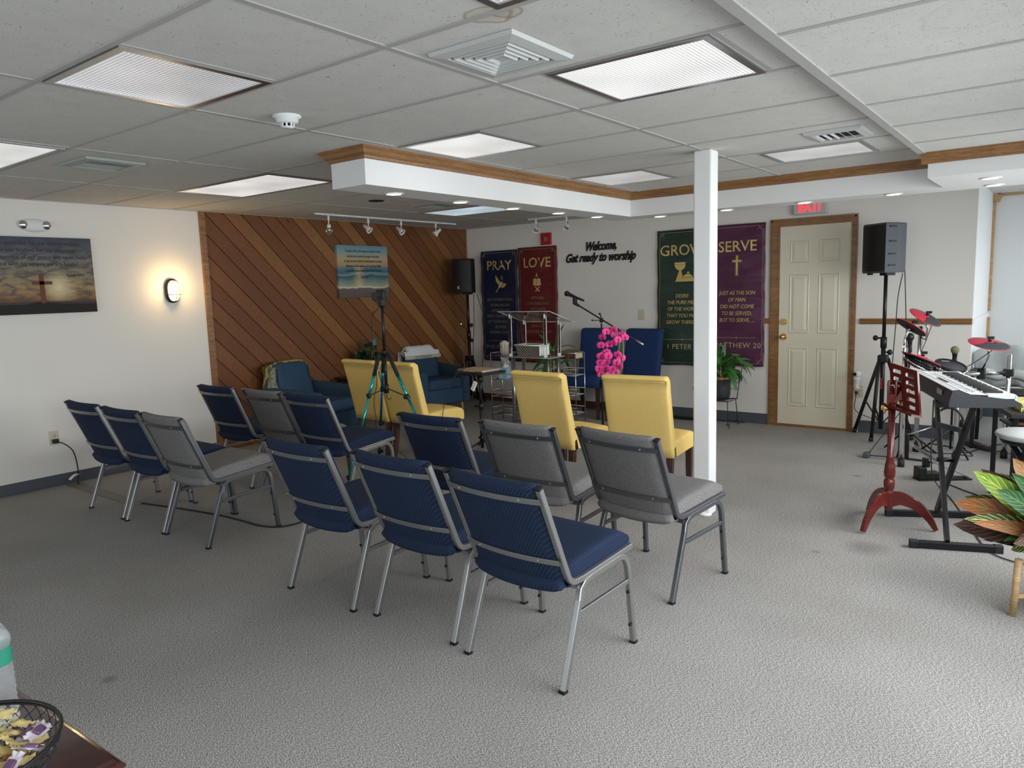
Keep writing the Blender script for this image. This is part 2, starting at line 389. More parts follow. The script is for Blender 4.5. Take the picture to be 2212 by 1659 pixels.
# cove bases
struct('baseboard_left',B().bx((XL,YF,0),(XL+.008,3.90,.095)).bx((XL+.008,YF,0),(XL+.022,3.90,.012)),'dark_rubber')
struct('baseboard_back',B().bx((-6.66,YB-.008,0),(-4.0,YB,.095)),'brown_base')
struct('baseboard_back',B().bx((-4.0,YB-.008,0),(-2.535,YB,.11)).bx((-1.63,YB-.008,0),(XC,YB,.12)).bx((-4.0,YB-.022,0),(-2.535,YB-.008,.012)),'dark_rubber')
struct('baseboard_recess',B().bx((XC,YB,0),(XC+.008,YR,.11)).bx((XC,YR-.008,0),(XR,YR,.11)),'dark_rubber')
# chair rail
rp=[(0,0),(.014,0),(.02,.008),(.024,.02),(.018,.032),(.024,.044),(.014,.054),(0,.054)]
def rail(x0,x1): return [[(x,YB-d,1.078+z) for d,z in rp] for x in (x0,x1)]
struct('trim_6',B().loft(rail(-1.645,XC),smooth=False).loft(rail(-2.9,-2.525),smooth=False),'oakh')
# recess: unpainted rail return, wood beads in the corners
struct('trim_7',B().bx((XC,YB+.02,1.078),(XC+.012,YR,1.125)),'white')
b=B(); b.bx((XC,YR-.03,.3),(XC+.026,YR,1.07)); b.bx((XC,YR-.03,1.14),(XC+.026,YR,2.30)); b.bx((XC+.06,YR-.028,2.322),(XR,YR,2.35)); b.box((XC+.03,YR-.04,2.31),(.09,.09,.07),Ry(.5)); struct('trim_8',b,'lwood')
# ---- diagonal cedar boards on the left wall
def clip(poly,nrm,d):
    out=[]
    for i in range(len(poly)):
        a=poly[i];c=poly[(i+1)%len(poly)]; da=a[0]*nrm[0]+a[1]*nrm[1]-d; dc=c[0]*nrm[0]+c[1]*nrm[1]-d
        if da>=0: out.append(a)
        if (da>=0)!=(dc>=0):
            t=da/(da-dc); out.append((a[0]+t*(c[0]-a[0]),a[1]+t*(c[1]-a[1])))
    return out
def m_cedar():
    m,n,l,bb=base('cedar_boards',.5); tc=n.new('ShaderNodeTexCoord'); o=tc.outputs['Object']
    at=n.new('ShaderNodeAttribute'); at.attribute_name='board'; fac=at.outputs['Fac']
    mp=node(n,l,'ShaderNodeMapping',{0:o,2:(PI/4,0,0)})
    s=node(n,l,'ShaderNodeSeparateXYZ',{0:mp.outputs[0]})
    vx=node(n,l,'ShaderNodeCombineXYZ',{0:mth(n,l,'MULTIPLY',fac,13.0),1:mth(n,l,'MULTIPLY',s.outputs[1],.55),2:mth(n,l,'MULTIPLY',s.outputs[2],6.5)}).outputs[0]
    a=node(n,l,'ShaderNodeTexNoise',{'Vector':vx,'Scale':3.2,'Detail':6,'Distortion':2.5}).outputs[0]
    w=mth(n,l,'SINE',mth(n,l,'MULTIPLY',a,62.0))
    f=node(n,l,'ShaderNodeTexNoise',{'Vector':vx,'Scale':34,'Detail':4}).outputs[0]
    c0=ramp(n,l,fac,[(0,(.135,.048,.014)),(.3,(.20,.078,.024)),(.55,(.165,.062,.02)),(.8,(.225,.095,.03)),(1,(.27,.125,.042))])
    k=mth(n,l,'ADD',mth(n,l,'MULTIPLY',w,.13),mth(n,l,'MULTIPLY',mth(n,l,'SUBTRACT',f,.5),.7))
    hs=n.new('ShaderNodeHueSaturation'); l.new(c0,hs.inputs['Color']); l.new(mth(n,l,'ADD',k,1.0),hs.inputs['Value'])
    vo=node(n,l,'ShaderNodeTexVoronoi',{'Vector':node(n,l,'ShaderNodeMapping',{0:mp.outputs[0],3:(1,.55,1)}).outputs[0],'Scale':2.6})
    kn=ramp(n,l,vo.outputs['Distance'],[(.035,(1,1,1)),(.07,(0,0,0))])
    l.new(mixc(n,l,kn,hs.outputs[0],(.03,.012,.006)),bb.inputs['Base Color']); bumpn(n,l,f,bb,.12,.002); bb.inputs['Specular IOR Level'].default_value=.35
    return m
b=B(); Y0,Y1,Z0,Z1=3.965,YB-.035,0.0,CZ-.006; pitch=.142; s2=math.sqrt(.5); bids=[]
nn=(s2,s2)   # board direction (1,-1): normal (1,1)
c0=(4.1+2.0)*s2; k0=int((Y0*s2-c0)/pitch)-2; k1=int(((Y1+Z1)*s2-c0)/pitch)+2
for k in range(k0,k1):
    lo=c0+k*pitch+.004; hi=lo+pitch-.008
    pl=[(Y0,Z0),(Y1,Z0),(Y1,Z1),(Y0,Z1)]; pl=clip(pl,nn,lo); pl=clip(pl,(-nn[0],-nn[1]),-hi)
    if len(pl)<3: continue
    nf=len(b.bm.faces); b.poly([(XL+.006,p[0],p[1]) for p in pl],.014,(1,0,0)); bids+= [random.random()]*(len(b.bm.faces)-nf)
nf=len(b.bm.faces); b.bx((XL+.0005,Y0,Z0),(XL+.004,Y1,Z1)); bids+=[0.0]*(len(b.bm.faces)-nf)
w=struct('trim_9',b,m_cedar()); at=w.data.attributes.new('board','FLOAT','FACE')
for i,v in enumerate(bids): at.data[i].value=v
struct('trim_10',B().bx((XL,3.91,0),(XL+.03,3.962,CZ-.006)).bx((XL,YB-.033,0),(XL+.026,YB-.002,CZ-.006)),'oak')
# ---- door
dw=B(); X0,X1,ZT=-2.525,-1.685,2.145; yy=YB
cas=B(); cas.bx((X0,yy-.022,0),(X0+.075,yy,ZT-.075)); cas.bx((X1-.055,yy-.022,0),(X1,yy,ZT-.075)); cas.bx((X0,yy-.022,ZT-.075),(X1,yy,ZT))
cas.bx((X0+.012,yy-.027,0),(X0+.028,yy-.02,ZT-.012)); cas.bx((X1-.028,yy-.027,0),(X1-.012,yy-.02,ZT-.012)); cas.bx((X0+.012,yy-.027,ZT-.028),(X1-.012,yy-.02,ZT-.012))
cas.bx((X0+.075,yy-.012,.0),(X0+.1,yy,ZT-.075)); cas.bx((X0+.075,yy-.03,0),(X1-.055,yy-.0,.022))
d1=struct('door_1',cas,'oak')
sl=B(); a0,a1=X0+.098,X1-.056; sl.bx((a0,yy-.012,.024),(a1,yy-.001,ZT-.076))
def panel(x0,x1,z0,z1):
    y=yy-.012
    R=lambda i,dy:[(x0+i,y-dy,z0+i),(x1-i,y-dy,z0+i),(x1-i,y-dy,z1-i),(x0+i,y-dy,z1-i)]
    sl.loft([R(-.002,0),R(.006,.007),R(.014,.001),R(.02,.001),R(.045,.008)],cap=True,smooth=False)
sw=(a1-a0); xa=a0+.105; xb=a0+sw/2-.045; xc=a0+sw/2+.045; xd=a1-.1
for (p,q) in ((xa,xb),(xc,xd)):
    panel(p,q,1.70,1.92); panel(p,q,.98,1.58); panel(p,q,.22,.83)
s_=struct('door_slab',sl,'cream',d1)
for nm,z,rr in (('deadbolt',1.097,.026),('door_knob',.942,.024)):
    k=B(); k.cyl((-2.375,yy-.012,z),(-2.375,yy-.02,z),.034,20); k.cyl((-2.375,yy-.02,z),(-2.375,yy-.045,z),.012,12)
    if nm=='door_knob': k.sph((-2.375,yy-.062,z),rr,(1,.8,1))
    else: k.cyl((-2.375,yy-.02,z),(-2.375,yy-.035,z),rr,18)
    struct(nm,k,'brass',d1)
# ---- windows for the daylight (right wall), unseen ones added for the front fill
pane=mat('window_pane_daylight',(.8,.88,.95),.2,em=(.75,.88,1.0),es=1.2)
def window(i,a,bb,axis):
    f=B(); fw=.05
    if axis=='x':
        x=XR; f.bx((x-.03,a[0]-fw,a[1]-fw),(x,a[0],bb[1]+fw)); f.bx((x-.03,bb[0],a[1]-fw),(x,bb[0]+fw,bb[1]+fw)); f.bx((x-.03,a[0],a[1]-fw),(x,bb[0],a[1])); f.bx((x-.03,a[0],bb[1]),(x,bb[0],bb[1]+fw))
        p=B().bx((x-.012,a[0],a[1]),(x-.004,bb[0],bb[1]))
    else:
        y=YF; f.bx((a[0]-fw,y,a[1]-fw),(a[0],y+.03,bb[1]+fw)); f.bx((bb[0],y,a[1]-fw),(bb[0]+fw,y+.03,bb[1]+fw)); f.bx((a[0],y,a[1]-fw),(bb[0],y+.03,a[1])); f.bx((a[0],y,bb[1]),(bb[0],y+.03,bb[1]+fw))
        p=B().bx((a[0],y+.004,a[1]),(bb[0],y+.012,bb[1]))
    o=struct('window_%d'%i,f,'white'); struct('window_pane',p,pane,o)
i=1
for y,w_ in ((0.2,2.3),(2.9,2.3),(5.6,2.3),(8.4,1.5)): window(i,(y-w_/2,.32),(y+w_/2,2.1),'x'); i+=1
for x in (-.9,-3.6): window(i,(x-1.2,.38),(x+1.2,2.12),'y'); i+=1  # front windows added to go with the fill lamps
# ================================================================== CEILING FITTINGS
def m_lens_glow(name,es,col,k=.45):  # glow put into the lens for the daylight its prisms catch
    m,n,l,bb=base(name,.25); tc=n.new('ShaderNodeTexCoord'); s=node(n,l,'ShaderNodeSeparateXYZ',{0:tc.outputs['Object']})
    K=2*PI/.030
    a=mth(n,l,'MULTIPLY',mth(n,l,'SINE',mth(n,l,'MULTIPLY',s.outputs[0],K)),mth(n,l,'SINE',mth(n,l,'MULTIPLY',s.outputs[1],K)))
    a=mth(n,l,'ADD',mth(n,l,'MULTIPLY',mth(n,l,'ABSOLUTE',a),k*2),1-k)
    big=node(n,l,'ShaderNodeTexNoise',{'Vector':tc.outputs['Object'],'Scale':2.2,'Detail':1}).outputs[0]
    a=mth(n,l,'MULTIPLY',a,mth(n,l,'ADD',big,.5))
    l.new(mth(n,l,'MULTIPLY',a,es),bb.inputs['Emission Strength']); bb.inputs['Emission Color'].default_value=(*col,1); bb.inputs['Base Color'].default_value=(.35,.35,.35,1)
    bumpn(n,l,a,bb,.8,.004); return m
LA=m_lens_glow('lens_dim',.40,(.95,.95,1),.72); LB=m_lens_glow('lens_bright',.80,(1,.99,.97),.6); LC=m_lens_glow('lens_soft',.62,(1,.99,.96),.25); LD=m_lens_glow('lens_faint',.34,(1,.99,.97),.2); LE=m_lens_glow('lens_cool',.55,(.72,.88,1),.1)
def troffer(x0,x1,y0,y1,lens,label):
    t=thing('ceiling_light',label,'ceiling light',((x0+x1)/2,(y0+y1)/2,CZ),0,'recessed ceiling light panels')
    f=B(); w=.028
    for a,c in (((x0,y0),(x1,y0+w)),((x0,y1-w),(x1,y1)),((x0,y0+w),(x0+w,y1-w)),((x1-w,y0+w),(x1,y1-w))): f.bx((a[0],a[1],CZ-.009),(c[0],c[1],CZ-.0005))
    f.obj('frame','silver' if False else 'steel',t,True)
    B().bx((x0+w,y0+w,CZ-.005),(x1-w,y1-w,CZ-.0008)).obj('lens',lens,t,True)
troffer(-3.10,-2.50,1.235,1.815,LA,'dim square prismatic ceiling light near the top left corner')
troffer(-1.665,-1.01,2.455,3.035,LB,'bright square prismatic ceiling light with chrome edge, right of the big square air vent')
troffer(-3.10,-2.50,3.065,3.645,LC,'square ceiling light just above the near end of the wood-trimmed soffit')
troffer(-3.10,-2.50,4.895,5.475,LD,'faint square ceiling light in the inner corner of the soffit, left of the column')
troffer(-1.67,-1.05,4.895,5.395,LD,'faint ribbed ceiling light right of the column, beside a small louvred vent')
troffer(-5.53,-4.36,1.235,1.815,LC,'oblong bright ceiling light cut off by the left edge, next to a dark louvred vent')
troffer(-5.53,-4.36,3.065,3.645,LC,'oblong bright ceiling light left of the soffit, in front of the diagonal wood wall')
troffer(-5.53,-4.36,5.715,6.295,LE,'oblong cool bluish ceiling light over the stage, seen below the soffit')
troffer(-1.39,-.90,1.235,1.805,LA,'ceiling light whose corner just shows at the top edge beside a brown stain')
M['ventm']=mat('vent_metal',(.50,.51,.49),.5); M['ventd']=mat('vent_metal_aged',(.34,.36,.33),.55); M['dark']=mat('dark_void',(.01,.01,.01),.9)
def vent(cx,cy,s,mt,label,kind='sq',sy=None,name='air_vent'):
    sy=sy or s
    t=thing(name,label,'air vent',(cx,cy,CZ),0)
    f=B(); w=s*.13; x0,x1,y0,y1=cx-s/2,cx+s/2,cy-sy/2,cy+sy/2
    R=lambda i,z:[(x0+i,y0+i,z),(x1-i,y0+i,z),(x1-i,y1-i,z),(x0+i,y1-i,z)]
    f.loft([R(0,CZ-.001),R(.006,CZ-.014),R(w,CZ-.02),R(w,CZ-.004)],cap=False,smooth=False); f.obj('frame',mt,t,True)
    B().bx((x0+w,y0+w,CZ-.004),(x1-w,y1-w,CZ-.001)).obj('throat','dark',t,True)
    if kind=='sq':
        for k in range(4):
            i=w+.012+k*(s/2-w-.03)/4; l_=B(); l_.loft([R(i,CZ-.006),R(i+.006,CZ-.022),R(i+.016,CZ-.012),R(i+.013,CZ-.005)],cap=False,smooth=False); l_.obj('louvre',mt,t,True)
        i=s/2-.035; B().loft([R(i,CZ-.006),R(i+.012,CZ-.014)],smooth=False).obj('centre_plate',mt,t,True)
    else:
        n=6
        for k in range(n):
            x=x0+w+.012+k*(s-2*w-.024)/(n-1); B().box((x,cy,CZ-.012),(.002,sy-2*w,.013),Ry(.9 if k<n/2 else -.9)).obj('louvre',mt,t,True)
vent(-1.65,2.16,.37,'ventm','large square grey air vent with concentric louvres in the middle of the ceiling')
vent(-4.69,2.155,.35,'ventd','dark green-grey louvred ceiling vent at the left, beyond the dim light panel','bar')
vent(-1.11,4.59,.31,'ventm','small metal ceiling vent with bent louvres beyond the column, near the right light panel','bar')
vent(-4.93,5.35,.36,'ventd','faint dark vent over the stage, partly behind the soffit','bar')
# smoke detector
t=thing('smoke_detector','round white smoke detector hanging from the ceiling tiles, left of the soffit','smoke detector',(-2.93,2.19,CZ))
B().lathe([(.001,0),(.062,0),(.066,-.006),(.052,-.012),(.048,-.03),(.034,-.036),(.001,-.036)],(0,0,0)).obj('body','white',t)
c=B().lathe([(.001,-.036),(.022,-.036),(.022,-.05),(.001,-.052)],(0,0,0)); c.obj('sensor_cage','dark',t)
b=B()
for k in range(8): a=k*PI/4; b.box((.027*math.cos(a),.027*math.sin(a),-.043),(.006,.006,.016))
b.lathe([(.001,-.05),(.028,-.05),(.026,-.055),(.001,-.056)]); b.obj('cage_ribs','white',t)
tag(B().lathe([(.001,-.001),(.072,-.001),(.068,-.006),(.001,-.007)],(-5.05,4.68,CZ),n=28).obj('ceiling_speaker','dark'),'flat black round ceiling opening under the left end of the soffit','ceiling speaker')
# downlights
M['led']=mat('led_disc',(1,1,1),.4,em=(1,.93,.70),es=9)
dl=[(851,418,'nearest the soffit corner on the left arm'),(994,436,'second from the near end of the left soffit arm'),(1107,450,'third along the left soffit arm, above the podium'),(1206,460,'fourth along the left soffit arm'),(1289,468,'last on the left soffit arm before the inner corner'),(1425,467,'just left of the white column'),(1569,453,'just right of the white column, above the purple banner'),(1737,437,'directly in front of the exit sign'),(1930,419,'above the right loudspeaker'),(2140,384,'upper one of the pair at the far right'),(2148,399,'lower one of the pair at the far right')]
base_dl=None
for u,v,s in dl:
    p=P(u,v,z=SZ)
    lab='round lit downlight in the soffit, '+s
    if base_dl is None:
        t=thing('downlight',lab,'downlight',p,0,'downlights in the soffit'); base_dl=t
        B().lathe([(.048,-.0005),(.062,-.001),(.062,-.004),(.05,-.007),(.047,-.003)],cap=False,n=28).obj('trim_ring','white',t)
        B().lathe([(.001,-.001),(.048,-.001),(.046,-.005),(.001,-.0055)],n=28).obj('lens','led',t)
        index_children(t)
    else: dup(base_dl,p,label=lab)
    l=bpy.data.lights.new('downlight_lamp','SPOT'); l.energy=5; l.color=(1,.9,.72); l.spot_size=2.3; l.spot_blend=.6; l.shadow_soft_size=.04
    o=bpy.data.objects.new('downlight_lamp',l); COL.objects.link(o); o.location=(p.x,p.y,SZ-.012)
# track lights
def track(p0,p1,heads,label,hl):
    t=thing('track_rail',label,'track rail',p0); B().bx((p0[0]-.016,p0[1],CZ-.02),(p0[0]+.016,p1[1],CZ-.0005)) if False else None
    b=B(); d=(V(p1)-V(p0)); b.sq([V(p0),V(p1)],.03,.018,side=d.cross(V((0,0,1))).normalized()); b.obj('rail','white',t,True)
    for k,(f,az,bulb,lb) in enumerate(heads):
        q=V(p0)+d*f
        h=thing('track_spotlight',lb,'spotlight',q,az,hl)
        B().cyl((0,0,-.009),(0,0,-.06),.012).cyl((0,0,-.06),(0,0,-.10),.006).obj('stem','white',h)
        if bulb:
            B().cyl((0,0,-.10),(0,0,-.135),.02).obj('socket','white',h); B().sph((0,0,-.168),.036,(1,1,1.05)).obj('bulb','glass',h); B().sph((0,0,-.16),.018).obj('bulb_reflector','chrome',h)
        else:
            ax=V((.75,0,-.65)).normalized(); o=V((-.02,0,-.11))
            B().lathe([(.001,-.05),(.018,-.05),(.02,0),(.036,.03),(.04,.05),(.034,.05),(.03,.04),(.001,.035)],o,ax).obj('head','white',h)
            B().lathe([(.001,.034),(.03,.04),(.001,.046)],o,ax).obj('bulb','steel',h)
a=P(698,463,z=2.335); c=P(951,485,z=2.335); XT=-6.17
hd=[]
for u,v,az,bl,lb in ((709,466,0,True,'bare clear bulb on the track rail, leftmost of the four over the wood wall'),(795,473,.3,False,'white adjustable spotlight on the track rail, second from the left over the wood wall'),(866,480,.2,False,'white adjustable spotlight on the track rail, third from the left over the wood wall'),(941,488,-2.2,False,'white spotlight turned leftward at the right end of the track over the wood wall')):
    y=P(u,v,x=XT).y; hd.append(((y-4.87)/(7.02-4.87),az,bl,lb))
track((XT,4.87,2.34),(XT,7.02,2.34),[(min(.98,f),az,bl,lb) for f,az,bl,lb in hd],'white track rail on the ceiling in front of the diagonal wood wall','spotlights on the wood wall track')
track((-5.25,7.3,2.34),(-4.35,7.3,2.34),[(.12,-1.2,False,'white spotlight above the red fire alarm, left of two'),(.6,-1.4,False,'white spotlight above the word Welcome, right of two')],'short white track rail on the ceiling before the back wall','spotlights on the back wall track')
# ================================================================== LEFT WALL
t=thing('emergency_light','white oval emergency light with two clear lamp heads above the sunset canvas','emergency light',(XL,2.49,2.147))
B().sph((.002,0,0),.12,(.28,1,.45),n=24).obj('housing','beige' if False else 'white',t)
for s in (-1,1): B().sph((.022,s*.085,.003),.036,(.6,1,1)).obj('lamp_head','chrome',t)
# sunset canvas
def m_sunset():
    m,n,l,bb=base('sunset_print',.6); tc=n.new('ShaderNodeTexCoord'); s=node(n,l,'ShaderNodeSeparateXYZ',{0:tc.outputs['Object']}); z=mth(n,l,'DIVIDE',s.outputs[2],.615)
    c=ramp(n,l,z,[(0,(.02,.012,.010)),(.15,(.035,.018,.010)),(.2,(.26,.11,.02)),(.33,(.34,.22,.08)),(.5,(.24,.19,.11)),(.7,(.16,.15,.13)),(.85,(.075,.085,.10)),(1,(.03,.05,.085))])
    mp=node(n,l,'ShaderNodeMapping',{0:tc.outputs['Object'],3:(1,3,9)}); a=node(n,l,'ShaderNodeTexNoise',{'Vector':mp.outputs[0],'Scale':3.2,'Detail':9,'Distortion':.6}).outputs[0]
    cl=mixc(n,l,mth(n,l,'MULTIPLY',ramp(n,l,a,[(.42,(0,0,0)),(.6,(1,1,1))]),mth(n,l,'MULTIPLY',mth(n,l,'GREATER_THAN',z,.16),.75)),c,(.035,.035,.045))
    vm=n.new('ShaderNodeVectorMath'); vm.operation='DISTANCE'; l.new(tc.outputs['Object'],vm.inputs[0]); vm.inputs[1].default_value=(0,.285,.21)
    k=mth(n,l,'MULTIPLY',node(n,l,'ShaderNodeMapRange',{0:vm.outputs['Value'],1:0,2:.17,3:1,4:0}).outputs[0],mth(n,l,'GREATER_THAN',z,.16))
    l.new(mixc(n,l,mth(n,l,'POWER',k,1.5),cl,(.85,.72,.42)),bb.inputs['Base Color']); return m
t=thing('canvas_picture','sunset canvas print with a cross on a hill and a verse, left wall','picture',(XL,2.33,1.438))
B().bx((.003,-.75,0),(.035,.565,.615)).obj('canvas',m_sunset(),t)
b=B(); b.bx((.0355,.14,.085),(.037,.175,.32)); b.bx((.0355,.085,.235),(.037,.235,.262)); b.obj('printed_cross',mat('cross_print',(.13,.035,.012),.6),t)
b=B(); pts=[(.0357,-.75,.0),(.0357,.565,.0)]+[(.0357,.565-1.315*k/30,.075+.02*math.exp(-((.565-1.315*k/30)-.15)**2/.01)+random.uniform(-.004,.006)) for k in range(31)]; b.poly(pts,.0006,(1,0,0)); b.obj('printed_hill',mat('hill_print',(.012,.008,.007),.7),t)
M['ink']=mat('black_ink',(.012,.012,.014),.5)
for k,(s,y,z) in enumerate((('But he was wounded for our transgressions,',.10,.565),('he was bruised for our iniquities:',.155,.51),('the chastisement of our peace was upon him;',.115,.455),('and with his stripes we are healed.',.16,.40),('Isaiah 53:5',.42,.31))):
    text(s,.046 if k<4 else .036,'ink','printed_text',Matrix.Translation((XL,2.33,1.438))@fr((.0362,y,z),(0,1,0),(0,0,1)),t,bold=.0006,xs=.93)
# sconce
t=thing('wall_sconce','oval caged bulkhead lamp glowing yellow on the white left wall','wall lamp',(XL,3.58,1.60))
def oval(a,c,x,n=24): return [(x,a*abs(math.cos(q))**.8*(1 if math.cos(q)>0 else -1),c*abs(math.sin(q))**.8*(1 if math.sin(q)>0 else -1)) for q in [2*PI*i/n for i in range(n)]]
B().loft([oval(.062,.108,.001),oval(.068,.112,.02),oval(.064,.108,.04),oval(.054,.098,.042)]).obj('backplate','black',t)
B().loft([oval(.052,.096,.04),oval(.05,.094,.06),oval(.036,.078,.085),oval(.01,.03,.095)]).obj('glass_dome',mat('sconce_glass',(1,.85,.5),.3,em=(1,.80,.32),es=3),t)
b=B(); b.tube(cr([(.04,-.058,-.035),(.085,-.045,-.035),(.1,0,-.035),(.085,.045,-.035),(.04,.058,-.035)]),.0028); b.tube(cr([(.04,0,.1),(.085,0,.075),(.101,0,0),(.085,0,-.075),(.04,0,-.1)]),.0028); b.obj('wire_guard','black',t)
l=bpy.data.lights.new('sconce_lamp','POINT'); l.energy=5.5; l.color=(1,.66,.28); l.shadow_soft_size=.05; o=bpy.data.objects.new('sconce_lamp',l); COL.objects.link(o); o.location=(XL+.13,3.58,1.64)
# seascape canvas on the boards
def m_sea():
    m,n,l,bb=base('seascape_print',.6); tc=n.new('ShaderNodeTexCoord'); s=node(n,l,'ShaderNodeSeparateXYZ',{0:tc.outputs['Object']}); z=mth(n,l,'DIVIDE',s.outputs[2],.6)
    wob=node(n,l,'ShaderNodeTexNoise',{'Vector':tc.outputs['Object'],'Scale':5,'Detail':7}).outputs[0]
    zz=mth(n,l,'ADD',z,mth(n,l,'MULTIPLY',mth(n,l,'SUBTRACT',wob,.5),.15))
    zs=mth(n,l,'ADD',mth(n,l,'MULTIPLY',mth(n,l,'LESS_THAN',z,.58),zz),mth(n,l,'MULTIPLY',mth(n,l,'GREATER_THAN',z,.5799),z))
    c=ramp(n,l,zs,[(0,(.10,.075,.075)),(.18,(.13,.10,.095)),(.205,(.62,.60,.50)),(.23,(.36,.33,.20)),(.33,(.14,.22,.22)),(.41,(.03,.09,.12)),(.44,(.20,.28,.27)),(.50,(.05,.13,.16)),(.58,(.10,.20,.24)),(.61,(.42,.27,.14)),(.75,(.44,.36,.20)),(.9,(.20,.33,.37)),(1,(.13,.26,.33))])
    gl=mth(n,l,'ABSOLUTE',mth(n,l,'ADD',s.outputs[1],.08)); k=node(n,l,'ShaderNodeMapRange',{0:gl,1:0,2:.10,3:.75,4:0}).outputs[0]
    n2=node(n,l,'ShaderNodeTexNoise',{'Vector':node(n,l,'ShaderNodeMapping',{0:tc.outputs['Object'],3:(1,12,50)}).outputs[0],'Scale':1.5,'Detail':3}).outputs[0]
    k=mth(n,l,'MULTIPLY',mth(n,l,'MULTIPLY',k,mth(n,l,'GREATER_THAN',z,.22)),mth(n,l,'MULTIPLY',mth(n,l,'LESS_THAN',z,.6),n2))
    l.new(mixc(n,l,k,c,(.9,.6,.15)),bb.inputs['Base Color']); return m
t=thing('canvas_picture','square seascape canvas with a verse on the diagonal wood wall','picture',(XL+.021,5.90,1.475))
B().bx((.001,-.385,0),(.04,.385,.60),bev=.002,seg=1).obj('canvas',m_sea(),t)
for k,(s,z) in enumerate((('The Spirit of the Lord is upon me, because he hath',.535),('anointed me to preach the gospel to the poor;',.475),('he hath sent me to heal the brokenhearted, to preach',.42),('deliverance to the captives, and recovering of sight',.365),('to the blind, to set at liberty them that are bruised.',.31),('Luke 4:18',.235))):
    text(s,.040,'ink','printed_text',Matrix.Translation((XL+.021,5.90,1.475))@fr((.0405,.0,z),(0,1,0),(0,0,1)),t,bold=.0006,xs=.66,shear=.15)
# outlets / switch
def plate(name,label,cat,mw,w=.073,h=.118,sw=False,dbl=True):
    t=thing(name,label,cat); t.matrix_basis=mw
    B().bx((-w/2,-h/2,.0005),(w/2,h/2,.006),bev=.0015,seg=1).obj('cover_plate','beige',t)
    if sw: B().bx((-.017,-.034,.0055),(.017,.034,.0075)).bx((-.006,-.024,.007),(.006,.024,.0095)).obj('rocker','beige',t)
    else:
        for s in (-1,1):
            b=B(); b.lathe([(.001,.0055),(.0165,.0055),(.0165,.0075),(.001,.0075)],(0,s*.021,0),(0,0,1)); o=b.obj('socket','beige',t)
            B().bx((-.0065,s*.021-.002,.0073),(-.0045,s*.021+.007,.0078)).bx((.0045,s*.021-.002,.0073),(.0065,s*.021+.007,.0078)).obj('slots','dark',o)
    return t
plate('wall_outlet','beige outlet with black plug low on the left wall','outlet',fr((XL,2.459,.407),(0,1,0),(0,0,1)))
plate('wall_outlet','beige outlet holding the white camera, right of the door','outlet',fr((-1.632,YB,.41),(1,0,0),(0,0,1)))
plate('light_switch','beige light switch on the back wall above the blue chairs','switch',fr((-4.02,YB,1.174),(1,0,0),(0,0,1)),.083,.122,True)
t=thing('extension_cord','black power cord plugged into the left wall outlet, hanging with a white tag','cord',(XL,2.46,0))
b=B(); b.tube(cr([(XL+.045,2.462,.375),(XL+.08,2.50,.36),(XL+.10,2.56,.28),(XL+.10,2.58,.12),(XL+.10,2.57,.02),(XL+.14,2.56,.012)]),.0045); b.obj('cable','rubber',t,True)
B().bx((XL+.010,2.437,.365),(XL+.05,2.482,.40),bev=.006).obj('plug','black',t,True)
b=B(); b.grid(lambda u,v:(XL+.09+.05*v,2.50+.085*u,.055+.035*math.sin(u*2.2)),6,2); b.obj('warning_tag','paper',t,True)
# cord cover strip and floor cable
ca=[P(100,1054,z=0),P(126,1047,z=0),P(310,1085,z=0),P(291,1095,z=0)]
x1=(ca[2].x+ca[3].x)/2; y0=ca[3].y; y1=ca[2].y
tag(B().bx((XL+.03,min(y0,y1)-.0,.001),(x1,max(y0,y1)+.0,.007),bev=.002,seg=1).obj('cord_cover',mat('grey_vinyl',(.17,.155,.145),.6)),'flat grey vinyl cord cover on the carpet by the left wall','cord cover')
pp=[P(u,v,z=.006) for u,v in ((306,1087),(345,1092),(400,1100),(470,1112),(520,1124),(560,1135),(600,1138),(640,1131),(675,1118),(720,1105),(745,1118))]
for p in pp: p.z=.006
tag(B().tube(cr(pp),.006).obj('floor_cable','rubber'),'black cable snaking across the carpet beneath the left chairs','cable')
